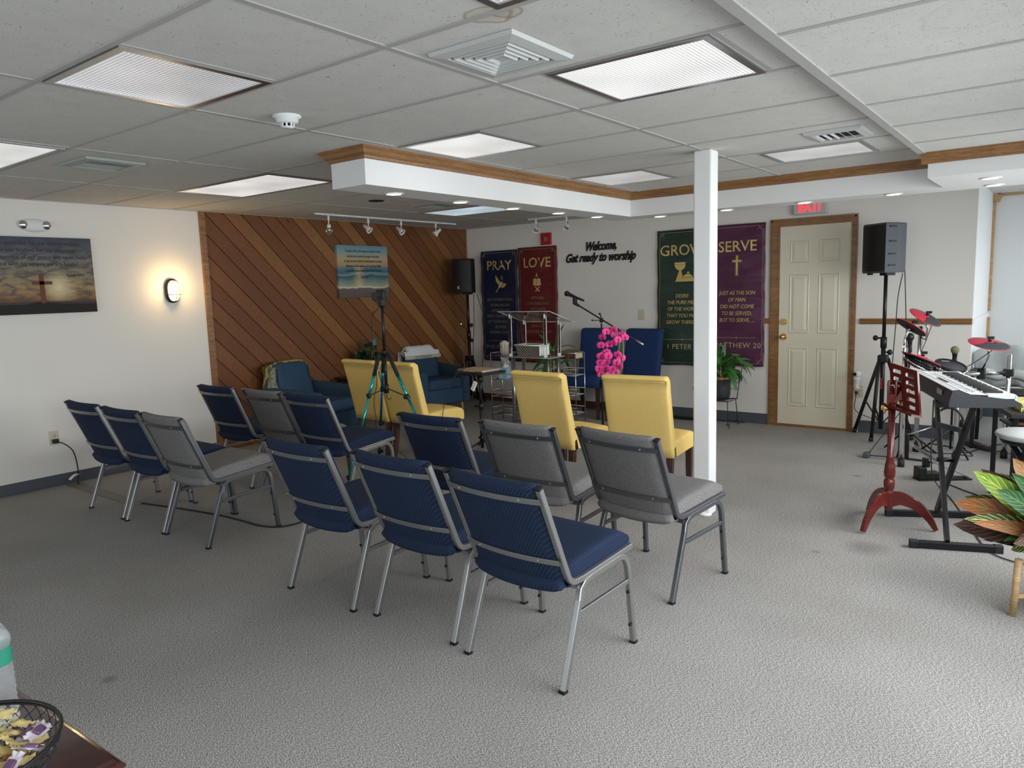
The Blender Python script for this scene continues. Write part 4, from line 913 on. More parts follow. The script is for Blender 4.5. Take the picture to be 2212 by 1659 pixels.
def banner(x0,x1,z0,z1,colr,label,title,ts,lines,ls,zt,zl,dz,ref,zr,seed,emblem,xs=1.0):
    cx=(x0+x1)/2; t=thing('hanging_banner',label,'banner',(cx,YB,z0))
    w=(x1-x0); h=z1-z0
    def wp(p): return V((p.x,p.y-ruffle(p.x-cx,p.z,seed),p.z))
    b=B(); b.shell(lambda u,v:wp(V((x0+w*u,YB-.030,z0+h*v+.004*math.sin(u*9+seed)*(1 if v<.1 else 0)))),24,60,lambda u,v:V((0,.003,0)))
    b.obj('cloth',m_satin('satin_'+title.lower(),colr),t,True)
    def strip(a,c,wd,m='golddim'):
        b=B(); a=V(a);c=V(c); d=(c-a); n=24; s=V((-d.z,0,d.x)).normalized()*wd/2
        b.grid(lambda u,v:wp(a+d*u+s*(v*2-1)+V((0,-.0015,0))),n,1); return b.obj('border_line',m,t,True)
    i=.028; yy=YB-.031
    for a,c in (((x0+i,yy,z0+.07),(x0+i,yy,z1-.07)),((x1-i,yy,z0+.07),(x1-i,yy,z1-.07)),((x0+.09,yy,z0+i),(x1-.09,yy,z0+i)),((x0+.09,yy,z1-i),(x1-.09,yy,z1-i))): strip(a,c,.003)
    strip((x0+.09,yy,zr+.085),(x1-.09,yy,zr+.085),.003); 
    b=B()
    for a in range(8): b.poly([wp(V((cx+(.014 if k%2==0 else .005)*math.cos(k*PI/4),yy-.002,zr+.085+(.010 if k%2==0 else .004)*math.sin(k*PI/4)))) for k in range(8)],.0006,(0,-1,0)) if a==0 else None
    b.obj('divider_knot','gold',t,True)
    for sx,sz in ((x0,z0),(x1,z0),(x0,z1),(x1,z1)):
        dx=1 if sx==x0 else -1; dz_=1 if sz==z0 else -1; b=B()
        for k in range(3):
            c=V((sx+dx*(.035+.018*k),yy-.001,sz+dz_*(.035+.018*(2-k)))); pts=[c+V((dx*.014*q*math.cos(q*5.5),0,dz_*.014*q*math.sin(q*5.5))) for q in [j/9+.15 for j in range(10)]]
            b.tube([wp(p) for p in pts],.0016,5)
        b.tube([wp(V((sx+dx*(.028+.05*math.sin(a)),yy-.001,sz+dz_*(.028+.05*(1-math.cos(a)))))) for a in [k*PI/12 for k in range(7)]],.0016,5)
        b.obj('corner_ornament','golddim',t,True)
    F=lambda x,z:fr((x,yy-.0015,z),(1,0,0),(0,0,1))
    ti=text(title,ts,'gold','title_lettering',F(cx,zt),t,bold=.0012,xs=xs,warp=wp)
    # small serif feet under/over the title strokes
    for k,s in enumerate(lines): text(s,ls,'gold' if seed!=1 and seed!=2 else 'goldfaint','verse_lettering',F(cx,zl-dz*k),t,warp=wp,xs=.80 if seed<3 else .88,shear=.12)
    text(ref,ls*1.35,'goldfaint' if seed<3 else 'golddim','reference_lettering',F(cx,zr),t,warp=wp,sp=1.12)
    emblem(t,cx,yy-.002,wp); return t
def arc(cx,cz,r,a0,a1,n=10,ex=1): return [(cx+r*ex*math.cos(a0+(a1-a0)*k/n),cz+r*math.sin(a0+(a1-a0)*k/n)) for k in range(n+1)]
def gp(t,pl,y,wp,m='gold',nm='emblem',d=.0012):
    b=B()
    for p in pl: b.poly([V((x,y,z)) for x,z in p],d,(0,-1,0))
    bmesh.ops.triangulate(b.bm,faces=b.bm.faces); 
    for _ in range(3): bmesh.ops.subdivide_edges(b.bm,edges=[e for e in b.bm.edges if e.calc_length()>.025],cuts=1); bmesh.ops.triangulate(b.bm,faces=b.bm.faces)
    for v in b.bm.verts: v.co=wp(v.co)
    b.obj(nm,m,t,True)
def dove(t,cx,y,wp):
    z=1.585; K=.62; P_=lambda l:[(cx+a*K,z+b_*K) for a,b_ in l]
    pl=[P_([(-.12,.20),(-.105,.10),(-.08,.04),(-.03,-.01),(.0,.0),(.02,.04),(-.02,.09),(-.06,.14)]),
        P_([(-.03,-.01),(.02,.04),(.05,.05),(.065,.03),(.05,-.02),(.0,-.07),(-.05,-.09)]),
        P_([(.05,.0),(.09,.02),(.17,.005),(.14,-.035),(.10,-.065),(.05,-.075),(.02,-.05)]),
        P_([(-.05,-.08),(-.02,-.06),(-.06,-.12),(-.09,-.18),(-.11,-.17),(-.08,-.12)]),
        P_([(.05,.05),(.075,.07),(.068,.035)])]
    gp(t,pl,y,wp)
    b=B(); b.tube([wp(V((cx+.04+.012*math.cos(a),y,z+.085+.025*math.sin(a)))) for a in [k*PI/6 for k in range(13)]],.002,5); b.obj('flame_outline','golddim',t,True)
    b=B()
    for k in range(4): b.tube([wp(V((cx+K*(-.09+.02*k),y-.0015,z+K*(.14-.035*k)))),wp(V((cx+K*(-.03+.01*k),y-.0015,z+K*(.03-.012*k))))],.0015,4)
    for k in range(4): b.tube([wp(V((cx+K*(.135-.025*k),y-.0015,z+K*(-.015-.012*k)))),wp(V((cx+K*(.06-.012*k),y-.0015,z+K*(-.012-.008*k))))],.0015,4)
    b.obj('feather_lines','dark',t,True)
def bookx(t,cx,y,wp):
    z=1.585; K=.68; Q=lambda l:[(cx+a*K,z+b_*K) for a,b_ in l]
    gp(t,[Q([(-.028,.11),(-.012,.11),(.002,.17),(-.004,.19)]),Q([(.012,.11),(.03,.11),(.004,.19),(-.006,.18)])],y,wp)
    gp(t,[Q([(-.085,-.04),(-.003,-.055),(-.003,.075),(-.045,.09),(-.085,.075)]),Q([(.003,-.055),(.085,-.04),(.085,.075),(.045,.09),(.003,.075)])],y,wp)
    gp(t,[Q([(-.06,-.07),(-.035,-.07),(.06,-.16),(.03,-.16)]),Q([(.06,-.07),(.035,-.07),(-.055,-.16),(-.03,-.16)])],y,wp)
def chalice(t,cx,y,wp):
    z=1.65; cx=cx+.04; c=cx-.06
    gp(t,[arc(c,z+.085,.065,PI,2*PI)+[(c+.065,z+.11),(c-.065,z+.11)],[(c-.012,z+.025),(c+.012,z+.025),(c+.008,z-.03),(c+.012,z-.085),(c+.05,z-.105),(c-.06,z-.105),(c-.012,z-.085),(c-.008,z-.03)]],y,wp)
    gp(t,[arc(cx+.035,z-.075,.055,0,PI,12,1.25)+[(cx-.03,z-.105),(cx+.10,z-.105)],arc(cx+.04,z-.01,.016,0,2*PI,8)],y-.001,wp)
    b=B(); b.tube([wp(V((c-.065+.13*k/8,y-.0015,z+.092-.012*math.sin(k*PI/8)))) for k in range(9)],.0015,4)
    b.tube([wp(V((cx+.035+.068*math.cos(a),y-.003,z-.072+.055*math.sin(a)))) for a in [k*PI/10 for k in range(11)]],.0015,4)
    b.tube([wp(V((cx-.028+.13*k/12,y-.003,z-.052-.012*abs(math.sin(k*PI/4))))) for k in range(13)],.0015,4); b.obj('emblem_lines','dark',t,True)
def crossb(t,cx,y,wp):
    z=1.71; K=.74; Q=lambda l:[(cx+a*K,z+b_*K) for a,b_ in l]
    gp(t,[Q([(-.013,-.16),(.013,-.16),(.013,.125),(-.013,.125)])],y,wp); gp(t,[Q([(-.065,.033),(.065,.033),(.065,.058),(-.065,.058)])],y-.0003,wp)
    b=B(); o=Q([(-.024,-.172),(.024,-.172),(.024,.022),(.08,.022),(.08,.069),(.024,.069),(.024,.14),(-.024,.14),(-.024,.069),(-.08,.069),(-.08,.022),(-.024,.022),(-.024,-.172)])
    b.tube([wp(V((a,y,c))) for a,c in o],.0013,4); b.obj('cross_outline','golddim',t,True)
banner(-6.41,-5.80,.56,2.03,(.006,.012,.040),'navy banner reading PRAY with a gold dove, leftmost on the back wall','PRAY',.175,['BUT IN EVERYTHING','BY PRAYER AND','SUPPLICATION','WITH THANKSGIVING','LET YOUR REQUESTS','BE MADE','KNOWN TO GOD'],.056,1.83,1.38,.073,'PHILIPPIANS 4',.745,1,dove)
banner(-5.79,-5.185,.56,2.045,(.125,.008,.010),'dark red banner reading LOVE with a gold open book, behind the podium','LOVE',.175,['WITH ALL','LOWLINESS AND','GENTLENESS','WITH LONGSUFFERING','BEARING','WITH ONE','ANOTHER IN LOVE'],.056,1.84,1.395,.073,'EPHESIANS 4',.745,2,bookx)
banner(-3.80,-3.20,.60,2.12,(.018,.040,.026),'dark green banner reading GROW with a gold chalice, left of the white column','GROW',.168,['DESIRE','THE PURE MILK','OF THE WORD','THAT YOU MAY','GROW THEREBY'],.058,1.89,1.385,.074,'1 PETER 2',.81,3,chalice)
banner(-3.17,-2.57,.62,2.13,(.085,.018,.055),'plum purple banner reading SERVE with a gold cross, beside the door frame','SERVE',.16,['JUST AS THE SON','OF MAN','DID NOT COME','TO BE SERVED,','BUT TO SERVE, ...'],.058,1.895,1.405,.073,'MATTHEW 20',.84,4,crossb)
# wall lettering (flowing script)
t=thing('wall_lettering','black script wall lettering saying Welcome, Get ready to worship','wall sign',(-4.58,YB,1.93))
text('Welcome,',.145,'ink','word_line',fr((-4.565,YB-.006,2.0),(1,0,.012),(0,0,1)),t,ext=.004,shear=.45,bold=.0055,xs=.74,sp=.98)
text('Get ready to worship',.145,'ink','word_line',fr((-4.585,YB-.006,1.868),(1,0,.0),(0,0,1)),t,ext=.004,shear=.45,bold=.0055,xs=.78,sp=.98)
# fire alarm
t=thing('fire_alarm','red fire alarm strobe box on the back wall above the red banner','fire alarm',(-5.345,YB,2.135))
B().bx((-.078,-.028,-.075),(.078,-.001,.075),bev=.004).obj('housing','red',t)
b=B(); b.lathe([(.001,-.003),(.042,-.003),(.04,.006),(.001,.010)],(0,-.028,0),(0,-1,0)); b.obj('horn',mat('red_dark',(.22,.01,.012),.5),t); B().bx((-.02,-.04,-.03),(.02,-.034,.03)).obj('strobe',mat('strobe_lens',(.45,.12,.12),.1),t)
# exit sign
M['exitred']=mat('exit_letters',(.8,.02,.02),.4,em=(1,.03,.05),es=2.2)
t=thing('exit_sign','illuminated red EXIT sign over the cream door, its top hidden by the soffit','exit sign',(-2.13,YB,2.24))
B().bx((-.165,-.05,-.068),(.165,-.001,.10),bev=.012,seg=3).obj('housing','ventm',t)
for k,c in enumerate('EXIT'): text(c,.165,'exitred','glowing_letter',wm(t)@fr((-.088+.062*k-(.008 if k==3 else 0)+(.006 if k==2 else 0),-.0515,.012),(1,0,0),(0,0,1)),t,bold=.006,xs=.66)
# plug-in camera
t=thing('security_camera','small white bulb-shaped camera plugged into the outlet right of the door','camera',(-1.645,YB-.006,.44))
B().lathe([(.001,-.01),(.018,-.01),(.02,.02),(.014,.03),(.017,.05),(.024,.08),(.034,.10),(.034,.112),(.001,.114)],(0,-.045,0)).obj('base','white',t); B().cyl((0,-.002,.0),(0,-.05,.0),.02).obj('socket_adapter','white',t)
B().sph((0,-.047,.145),.038).obj('camera_head','white',t); B().cyl((-.012,-.075,.148),(-.016,-.088,.149),.017).obj('lens','black',t)
q=[V((-1.65,YB-.045,.40)),V((-1.655,YB-.05,.33)),V((-1.66,YB-.05,.24)),V((-1.60,YB-.05,.19)),V((-1.45,YB-.06,.14))]
tag(B().tube(cr(q),.0035).sph(q[0],.014,(1,1,1.2)).obj('electric_cable','rubber'),'thin black cord hanging below the plug-in camera','cable')
# ================================================================== STAGE: laptop stand, gooseneck
bx_,by_=-4.40,5.27
t=thing('laptop_stand','black single-pole laptop stand with tripod feet, left of the podium','stand',(bx_,by_,0))
B().cyl((0,0,.03),(0,0,.45),.017).obj('lower_tube','blackm',t); B().cyl((0,0,.44),(0,0,.74),.0135).obj('upper_tube','blackm',t)
b=B(); b.cyl((0,0,.40),(0,0,.46),.024); b.cyl((0,0,.43),(-.05,-.01,.43),.007); b.sph((-.055,-.01,.43),.014); b.cyl((0,0,.66),(0,0,.72),.028); b.cyl((0,0,.10),(0,0,.15),.024); b.cyl((0,0,.125),(-.045,0,.125),.007); b.obj('clamp_collar','black',t)
for k in range(3):
    a=k*2*PI/3+.3; l=B().cyl((0,0,.10),(.24*math.cos(a),.24*math.sin(a),.012),.009).obj('leg','blackm',t); B().sph((.24*math.cos(a),.24*math.sin(a),.014),.014).obj('rubber_foot','rubber',l)
b=B(); b.box((-.02,.02,.752),(.38,.32,.022),Rz(Rd(-4)),bev=.004); b.obj('tray','black',t)
lp=thing('laptop','closed silver laptop with a tan cover on the black stand','laptop',(bx_-.03,by_+.02,.764),Rd(-4))
B().box((0,0,.009),(.33,.24,.016),bev=.005).obj('laptop_body',mat('aluminium',(.55,.56,.58),.35,metal=.6),lp); B().box((0,0,.0195),(.325,.238,.004),bev=.0015).obj('tan_cover',mat('tan_cover',(.42,.30,.18),.7,var=.35,vscale=14),lp)
for x in (-.14,-.10,.09,.13): B().box((x,-.1205,.009),(.022,.002,.006)).obj('port','dark',lp)
gx=P(996,700,y=5.22)
t=thing('gooseneck_microphone','thin black gooseneck rod clamped to the laptop stand, small light tip','microphone',(gx.x,5.22,.75))
q=[V((gx.x+.03,5.2,.56)),V((gx.x+.028,5.21,.76)),V((gx.x+.015,5.22,.95)),P(996,700,y=5.22)]
B().tube(cr(q),[.007]*7+[.0045]*12).obj('rod','black',t,True); B().sph(q[-1],.008).obj('tip','paper',t,True)
B().box((q[0].x+.03,5.205,.735),(.09,.03,.02)).obj('clamp','black',t,True)
q=[P(1003,795,y=5.1),P(985,810,y=5.0),P(968,840,y=4.9),P(960,870,y=4.75),P(955,905,y=4.7),P(950,925,y=4.6)]
tag(B().tube(cr(q),.003).obj('laptop_cable','rubber'),'thin black cable looping down from the laptop across the yellow seat','cable')
q=[P(1010,806,y=5.08),P(1030,820,y=5.08),P(1040,832,y=5.08)]
t=thing('dangling_adapter','small white adapter block dangling beside the laptop stand pole','adapter',q[2])
B().tube(cr(q),.003).obj('cord','rubber',t,True); B().box(P(1024,834,y=5.08),(.035,.02,.085),Ry(.5)).obj('adapter_body','paper',t,True)
# ================================================================== PODIUM
px,py=-4.80,6.35
def PX(u,y): return P(u,700,y=y).x
yf,yb=6.28,6.47; xf0,xf1=PX(1105,yf),PX(1181,yf); xb0,xb1=PX(1131,yb),PX(1208,yb)
xl=(xf0+xb0)/2; xr=(xf1+xb1)/2-.01
t=thing('podium','clear acrylic podium on silver tube legs in the middle of the stage','podium',((xl+xr)/2,(yf+yb)/2,0))
SHZ=P(1098,771,y=yf).z
for x,y in ((xl,yf),(xr,yf),(xl,yb),(xr,yb)): 
    l=B().cyl((x,y,0),(x,y,SHZ),.019,16).obj('leg','steel',t,True); B().cyl((x,y,0),(x,y,.015),.026).obj('foot_ring','steel',l,True)
for y in (yf,yb): B().cyl((xl,y,.10),(xr,y,.10),.008).obj('cross_tube','steel',t,True)
B().bx((xl-.05,yf-.05,SHZ),(xr+.05,yb+.05,SHZ+.008),bev=.002,seg=1).obj('shelf',mat('smoked_acrylic',(.75,.77,.75),.05,trans=.5,ior=1.3),t,True)
zf=P(1098,678,y=yf).z; zb=zf-.075
for x,y,z in ((xl-.02,yf-.02,zf),(xr-.02,yf-.02,zf),(xl+.0,yb+.02,zb),(xr,yb+.02,zb)):
    l=B().cyl((x,y,SHZ+.008),(x,y,z),.0155,14).obj('acrylic_post','acrylic',t,True)
    B().cyl((x,y,z-.05),(x,y,z-.004),.011).obj('post_cap','white',l,True); B().cyl((x,y,SHZ+.009),(x,y,SHZ+.04),.019).obj('post_base_ring','white',l,True)
    B().bx((x+.02,y-.003,SHZ+.01),(x+.026,y+.003,z-.02)).obj('edge_strip','white',l,True)
yt0,yt1=yf-.10,yb+.10; b=B()
sl=lambda y:zf+.008-(y-yt0-.05)*(.075/(yb-yf+.04))
n=16; top=[]
for k in range(n+1):
    x=xl-.12+(xr-xl+.22)*k/n; top.append((x,yt0-.045*math.sin(PI*k/n),sl(yt0)))
pts=top+[(xr+.14,yt1,sl(yt1)),(xl-.06,yt1,sl(yt1))]
b.poly(pts,.008,(0,0,1)); b.obj('reading_surface','acrylic',t,True)
B().bx((xl-.06,yt1-.004,sl(yt1)),(xr+.14,yt1+.006,sl(yt1)+.012)).obj('front_lip','white',t,True)
b=B(); b.tube([V((x,y-.001,z+.004)) for x,y,z in top],.003,6); b.tube([V(top[-1])+V((0,0,.004)),V((xr+.14,yt1,sl(yt1)+.004))],.003,6); b.tube([V(top[0])+V((0,0,.004)),V((xl-.06,yt1,sl(yt1)+.004))],.0025,6); b.obj('polished_edge',mat('acrylic_edge',(.85,.88,.86),.2),t,True)
# basket on shelf
bz=SHZ+.0085; bcx,bcy=(xl+xr)/2+.0,(yf+yb)/2-.06
t=thing('wicker_basket','grey woven basket with a white lining on the podium shelf','basket',(bcx,bcy,bz))
def m_weave():
    m,n,l,b=base('weave',.8); tc=n.new('ShaderNodeTexCoord'); s=node(n,l,'ShaderNodeSeparateXYZ',{0:tc.outputs['Object']})
    q=mth(n,l,'ADD',s.outputs[0],s.outputs[1]); a=mth(n,l,'MULTIPLY',mth(n,l,'SINE',mth(n,l,'MULTIPLY',q,180.0)),mth(n,l,'SINE',mth(n,l,'MULTIPLY',s.outputs[2],230.0)))
    l.new(ramp(n,l,mth(n,l,'ADD',mth(n,l,'MULTIPLY',a,.5),.5),[(.2,(.06,.05,.045)),(.8,(.33,.29,.25))]),b.inputs['Base Color']); bumpn(n,l,a,b,.8,.006); return m
b=B(); o0=lambda x,y,z:[(-x,-y,z),(x,-y,z),(x,y,z),(-x,y,z)]
b.loft([o0(.13,.075,0),o0(.155,.09,.13),o0(.148,.083,.13),o0(.124,.069,.006)],smooth=False); b.obj('basket_body',m_weave(),t)
b=B(); b.loft([o0(.157,.102,.122),o0(.161,.106,.128),o0(.157,.102,.136),o0(.140,.085,.136),o0(.136,.08,.05)],cap=False); b.obj('cloth_lining','towel',t)
b=B(); b.bx((.156,-.09,.02),(.160,.09,.12)); b.obj('lace_panel','paper',t)
# wire racks either side
def rack(x0,x1,y0,y1,zs,label,ztop):
    t=thing('wire_rack',label,'rack',((x0+x1)/2,(y0+y1)/2,0)); r=.005
    for x in (x0,x1):
        for y in (y0,y1): B().cyl((x,y,0),(x,y,ztop),.0065).obj('upright','steel',t,True)
    for z in zs:
        b=B()
        for q in (z,z+.07): b.tube([(x0,y0,q),(x1,y0,q),(x1,y1,q),(x0,y1,q),(x0,y0,q)],.0035,6)
        for k in range(1,8): y=y0+(y1-y0)*k/8; b.cyl((x0,y,z),(x1,y,z),.002,6)
        b.obj('wire_basket','steel',t,True)
    b=B(); b.tube([(x0,y0,ztop),(x1,y0,ztop),(x1,y1,ztop),(x0,y1,ztop),(x0,y0,ztop)],.005,6); b.obj('top_rail','steel',t,True)
RL=(P(1061,800,y=6.52).x,P(1106,800,y=6.52).x,6.52,6.72); RR_=(P(1190,800,y=6.78).x,P(1243,800,y=6.78).x,6.78,6.97)
rack(*RL,(.10,.30,.50),'silver wire rack left of the podium holding a tissue box',.80)
rack(*RR_,(.12,.33,.55),'silver wire rack right of the podium with a brown book on top',.80)
B().bx((RL[0]+.004,RL[2]+.004,.765),(RL[1]-.004,RL[3]-.004,.770)).obj('top_shelf','steel',bpy.data.objects['wire_rack'],True)
B().bx((RR_[0]+.004,RR_[2]+.004,.728),(RR_[1]-.004,RR_[3]-.004,.733)).obj('top_shelf','steel',bpy.data.objects['wire_rack.001'],True)
RLc=((RL[0]+RL[1])/2,(RL[2]+RL[3])/2); RRc=((RR_[0]+RR_[1])/2,(RR_[2]+RR_[3])/2)
tp=P(1090,830,y=6.62)
def m_tissue():
    m,n,l,b=base('tissue_box_print',.6); tc=n.new('ShaderNodeTexCoord'); w=node(n,l,'ShaderNodeTexVoronoi',{'Vector':tc.outputs['Object'],'Scale':75,'Randomness':0.0}).outputs['Distance']
    l.new(ramp(n,l,w,[(.3,(.13,.33,.48)),(.42,(.45,.66,.80))]),b.inputs['Base Color']); return m
t=thing('tissue_box','blue patterned tissue box with a tissue sticking out, in the left rack','tissue box',(RLc[0]-.01,RLc[1]-.02,.5045))
B().box((0,0,.065),(.115,.115,.13),Rz(.15),bev=.002,seg=1).obj('box',m_tissue(),t)
b=B(); b.grid(lambda u,v:V(((u-.5)*.10*(1+v*.3)+.008*math.sin(v*9),.02*math.sin(u*8+v*4),.13+.115*v)),10,8); b.grid(lambda u,v:V((.03*math.sin(u*6+v*3),(u-.5)*.09,.13+.09*v)),8,8); b.obj('tissue','paper',t)
t=thing('pitcher','cream fluted ceramic pitcher on top of the left wire rack','pitcher',(RLc[0]-.04,RLc[1]+.02,.7705))
def fl(z,r,k=1): return [((r+.004*math.cos(9*a)*k)*math.cos(a),(r+.004*math.cos(9*a)*k)*math.sin(a),z) for a in [i*2*PI/54 for i in range(54)]]
B().loft([fl(0,.035),fl(.02,.045),fl(.06,.052),fl(.10,.046),fl(.13,.052),fl(.145,.05),fl(.15,.04,0)]).obj('body',mat('cream_ceramic',(.62,.58,.48),.25),t)
B().tube(cr([(.045,0,.03),(.085,0,.05),(.09,0,.10),(.045,0,.12)]),.007).obj('handle',MC['cream_ceramic'],t)
B().sph((0,0,.155),.03,(1,1,.4)).obj('lid',MC['cream_ceramic'],t)
M['bleather']=mat('brown_leather',(.10,.035,.015),.4,var=.3)
t=thing('book','thick brown leather book with gold lettering on the right wire rack','book',(RRc[0],RRc[1],.7345),Rd(3))
b=B(); b.box((0,0,.0745),(.30,.18,.005)).box((0,0,.0025),(.30,.18,.005)).box((0,-.088,.0385),(.30,.006,.072),bev=.002); b.obj('cover','bleather',t)
B().box((.0,.002,.0385),(.292,.168,.066)).obj('page_block',mat('page_edges',(.62,.52,.33),.8),t)
for x in (-.13,-.11,.06,.075,.12): B().box((x,-.0915,.0385),(.003,.001,.07)).obj('spine_line','golddim',t)
text('Dictionary',.022,'gold','spine_title',wm(t)@fr((-.02,-.0918,.04),(1,0,0),(0,0,1)),t,xs=1.2); text('K',.025,'gold','spine_title',wm(t)@fr((.10,-.0918,.04),(1,0,0),(0,0,1)),t)
# ================================================================== MIC STAND
yb_=6.45; hp=P(1299,692,y=yb_)
t=thing('microphone_stand','black boom microphone stand between podium and orchid','microphone stand',(hp.x,yb_,0))
B().cyl((hp.x,yb_,.02),(hp.x,yb_,.72),.011).obj('lower_tube','blackm',t,True); B().cyl((hp.x,yb_,.70),(hp.x,yb_,hp.z-.03),.008).obj('upper_tube','blackm',t,True)
for k in range(3): a=k*2*PI/3+.5; B().cyl((hp.x,yb_,.09),(hp.x+.26*math.cos(a),yb_+.26*math.sin(a),.012),.008).obj('leg','blackm',t,True)
m0=P(1250,660,y=yb_); m1=P(1390,745,y=yb_)
bm_=B().cyl(m0,m1,.0075).obj('boom_arm','blackm',t,True)
d=(m1-m0).normalized(); B().cyl(m1-d*.10,m1,.011).obj('counterweight','steel',bm_,True)
b=B(); b.box(hp+V((0,0,.0)),(.03,.03,.045),bev=.005); b.cyl(hp+V((-.10,-.01,.0)),hp,.004); b.sph(hp+V((-.10,-.01,0)),.009); b.cyl(hp,hp+V((0,-.01,.055)),.006); b.sph(hp+V((-.012,-.01,.065)),.012); b.obj('clutch','black',t,True)
b=B(); q0=P(1250,660,y=yb_); q1=P(1240,655,y=yb_); b.cyl(q0,q1,.014); b.box((q1+P(1244,645,y=yb_))/2,(.04,.035,.075),bev=.008); b.obj('clip','black',t,True)
k0=P(1224,634,y=yb_); k1=P(1262,650,y=yb_); dd=(k1-k0).normalized()
t=thing('microphone','black handheld microphone in the boom stand clip pointing left','microphone',k1)
B().lathe([(.006,.225),(.010,.22),(.013,.12),(.020,.035),(.023,.03)],k0,dd,16).obj('handle','blackm',t,True); B().sph(k0+dd*.004,.029,(1,1,1)).obj('grille','black',t,True)
# ================================================================== ORCHID ON STAND
oc=P(1330,800,y=6.05); ox,oy=oc.x,6.05
t=thing('plant_stand','small black iron stand behind the yellow chairs, under the orchid','plant stand',(ox,oy,0))
for k in range(3):
    a=k*2*PI/3+2.6; B().tube(cr([(ox+.14*math.cos(a),oy+.14*math.sin(a),.0),(ox+.10*math.cos(a),oy+.10*math.sin(a),.10),(ox+.12*math.cos(a),oy+.12*math.sin(a),.28),(ox+.10*math.cos(a),oy+.10*math.sin(a),.42)]),.006).obj('leg','blackm',t,True)
B().lathe([(.10,.42),(.125,.42),(.125,.43),(.001,.43)],(ox,oy,0)).obj('ring','blackm',t,True)
t=thing('orchid','tall pink orchid with two flower clusters rising behind a yellow chair','potted plant',(ox,oy,.431))
B().lathe([(.001,0),(.055,0),(.075,.12),(.07,.12),(.001,.11)]).obj('pot','white',t)
stemP=[]
for s in (0,1):
    tip=P(1322+20*s,716+6*s,y=oy-.02); q=[V((ox+.01*s,oy,.53)),V((ox+.02+.02*s,oy,.68)),P(1333+12*s,780,y=oy),P(1338+8*s,740,y=oy),tip]; B().tube(cr(q),.004).obj('stem',mat('stem_green',(.22,.35,.12),.5),t,True)
B().cyl((ox+.05,oy,.53),(ox+.05,oy,.85),.003).obj('support_stick','leaf',t,True)
b=B()
for a in (-.4,.5,2.6,3.6,1.6): leafmesh(b,(0,0,.11),(math.cos(a),math.sin(a)*.6,.55),.17,.055,1.2)
b.obj('foliage',mat('orchid_leaf',(.06,.22,.05),.3),t)
fl_=[(1310,722),(1330,716),(1296,732),(1345,728),(1315,740),(1300,748),(1335,745),(1352,738),(1322,752),(1300,775),(1318,770),(1340,772),(1296,790),(1312,785),(1330,786),(1350,775),(1306,800),(1322,798),(1340,795),(1345,763),(1293,762),(1310,768),(1299,808),(1328,806),(1316,738),(1341,752),(1320,760)]
fl_=[(1312,716),(1328,712),(1303,728),(1330,722),(1346,722),(1300,745),(1318,743),(1337,733),(1352,728),(1328,740),(1312,760),(1325,752),(1300,768),(1316,768),(1336,765),(1298,782),(1312,780),(1334,782),(1344,772),(1296,795),(1310,794),(1325,796),(1340,790),(1300,807),(1318,808),(1332,804)]
rnd=random.Random(5)
for i,(u,v) in enumerate(fl_):
    if 748<v<757: continue
    c=P(u-2,v+1,y=oy-.03+rnd.uniform(-.05,.05)); fx=(V((0,0,CAMH))-c).normalized()+V((rnd.uniform(-.7,.7),rnd.uniform(-.3,.3),rnd.uniform(-.5,.3))); fx.normalize()
    sx=fx.cross(V((0,0,1))).normalized(); sy=sx.cross(fx); R=rnd.uniform(.036,.044); b=B()
    for k,(a,w,L) in enumerate(((PI/2,.6,1.0),(PI/2+2.3,.55,1.0),(PI/2-2.3,.55,1.0),(.25,1.15,1.05),(PI-.25,1.15,1.05))):
        a+=rnd.uniform(-.1,.1); dv=sx*math.cos(a)+sy*math.sin(a); sd=fx.cross(dv)
        def pf(u_,v_,dv=dv,sd=sd,w=w,L=L,k=k): 
            q=v_*PI; wd=R*w*.62*math.sin(min(PI,q*.96+.06))**.6; return c+dv*(R*L*v_)+sd*((u_*2-1)*wd)+fx*(.008*math.sin(PI*v_)-(u_*2-1)**2*.006+(.002 if k>2 else 0))
        b.grid(pf,4,6)
    o=b.obj('flower','pink',t,True)
    b=B(); b.sph(c+fx*.006,.008,(1,1,1),8); b.tube([c+fx*.006,c+fx*.012-sy*.012],[.006,.003],6); b.obj('lip','pinkd',o,True)
# ================================================================== STRAP-LEAF PLANTS
def strap_plant(loc,label,n,seed,pot,hgt,L,up=1.1,side=None):
    t=thing('potted_plant',label,'potted plant',loc); yl=YB-.05-loc[1]; rnd=random.Random(seed)
    B().lathe(pot[0]).obj('pot','pot',t); B().lathe([(pot[1]-.0,pot[2]-.03),(pot[1]-.004,pot[2]-.0),(pot[1]+.002,pot[2]+.0),(pot[1]+.002,pot[2]-.03)],cap=False,n=28).obj('rim_band',mat('aged_gold',(.35,.20,.06),.4,metal=.5,var=.4,vscale=20),t)
    B().lathe([(.001,pot[2]-.015),(pot[1]-.006,pot[2]-.02)],cap=False).obj('moss',mat('moss',(.30,.18,.06),.9,bump=.6,bscale=90),t)
    b=B()
    for k in range(n):
        a=rnd.uniform(0,2*PI) if side is None else side+rnd.gauss(0,1.1); el=rnd.uniform(.35,1.35)*up; leafmesh(b,(.02*math.cos(a),.02*math.sin(a),pot[2]-.02+rnd.uniform(0,hgt)),(math.cos(a)*math.cos(el),math.sin(a)*math.cos(el),math.sin(el)),rnd.uniform(.7,1)*L,rnd.uniform(.042,.062),rnd.uniform(1.2,3.0),n=9,fold=.35,nrm=(rnd.uniform(-.2,.5),rnd.uniform(-.7,.1),.8))
    for v in b.bm.verts:
        if v.co.y>yl-.03: v.co.y=yl-.03+(v.co.y-yl+.03)*.06
    b.obj('foliage','leaf',t)
    B().cyl((0,0,pot[2]-.03),(0,0,pot[2]+hgt),.012).obj('stem','lwood',t); return t
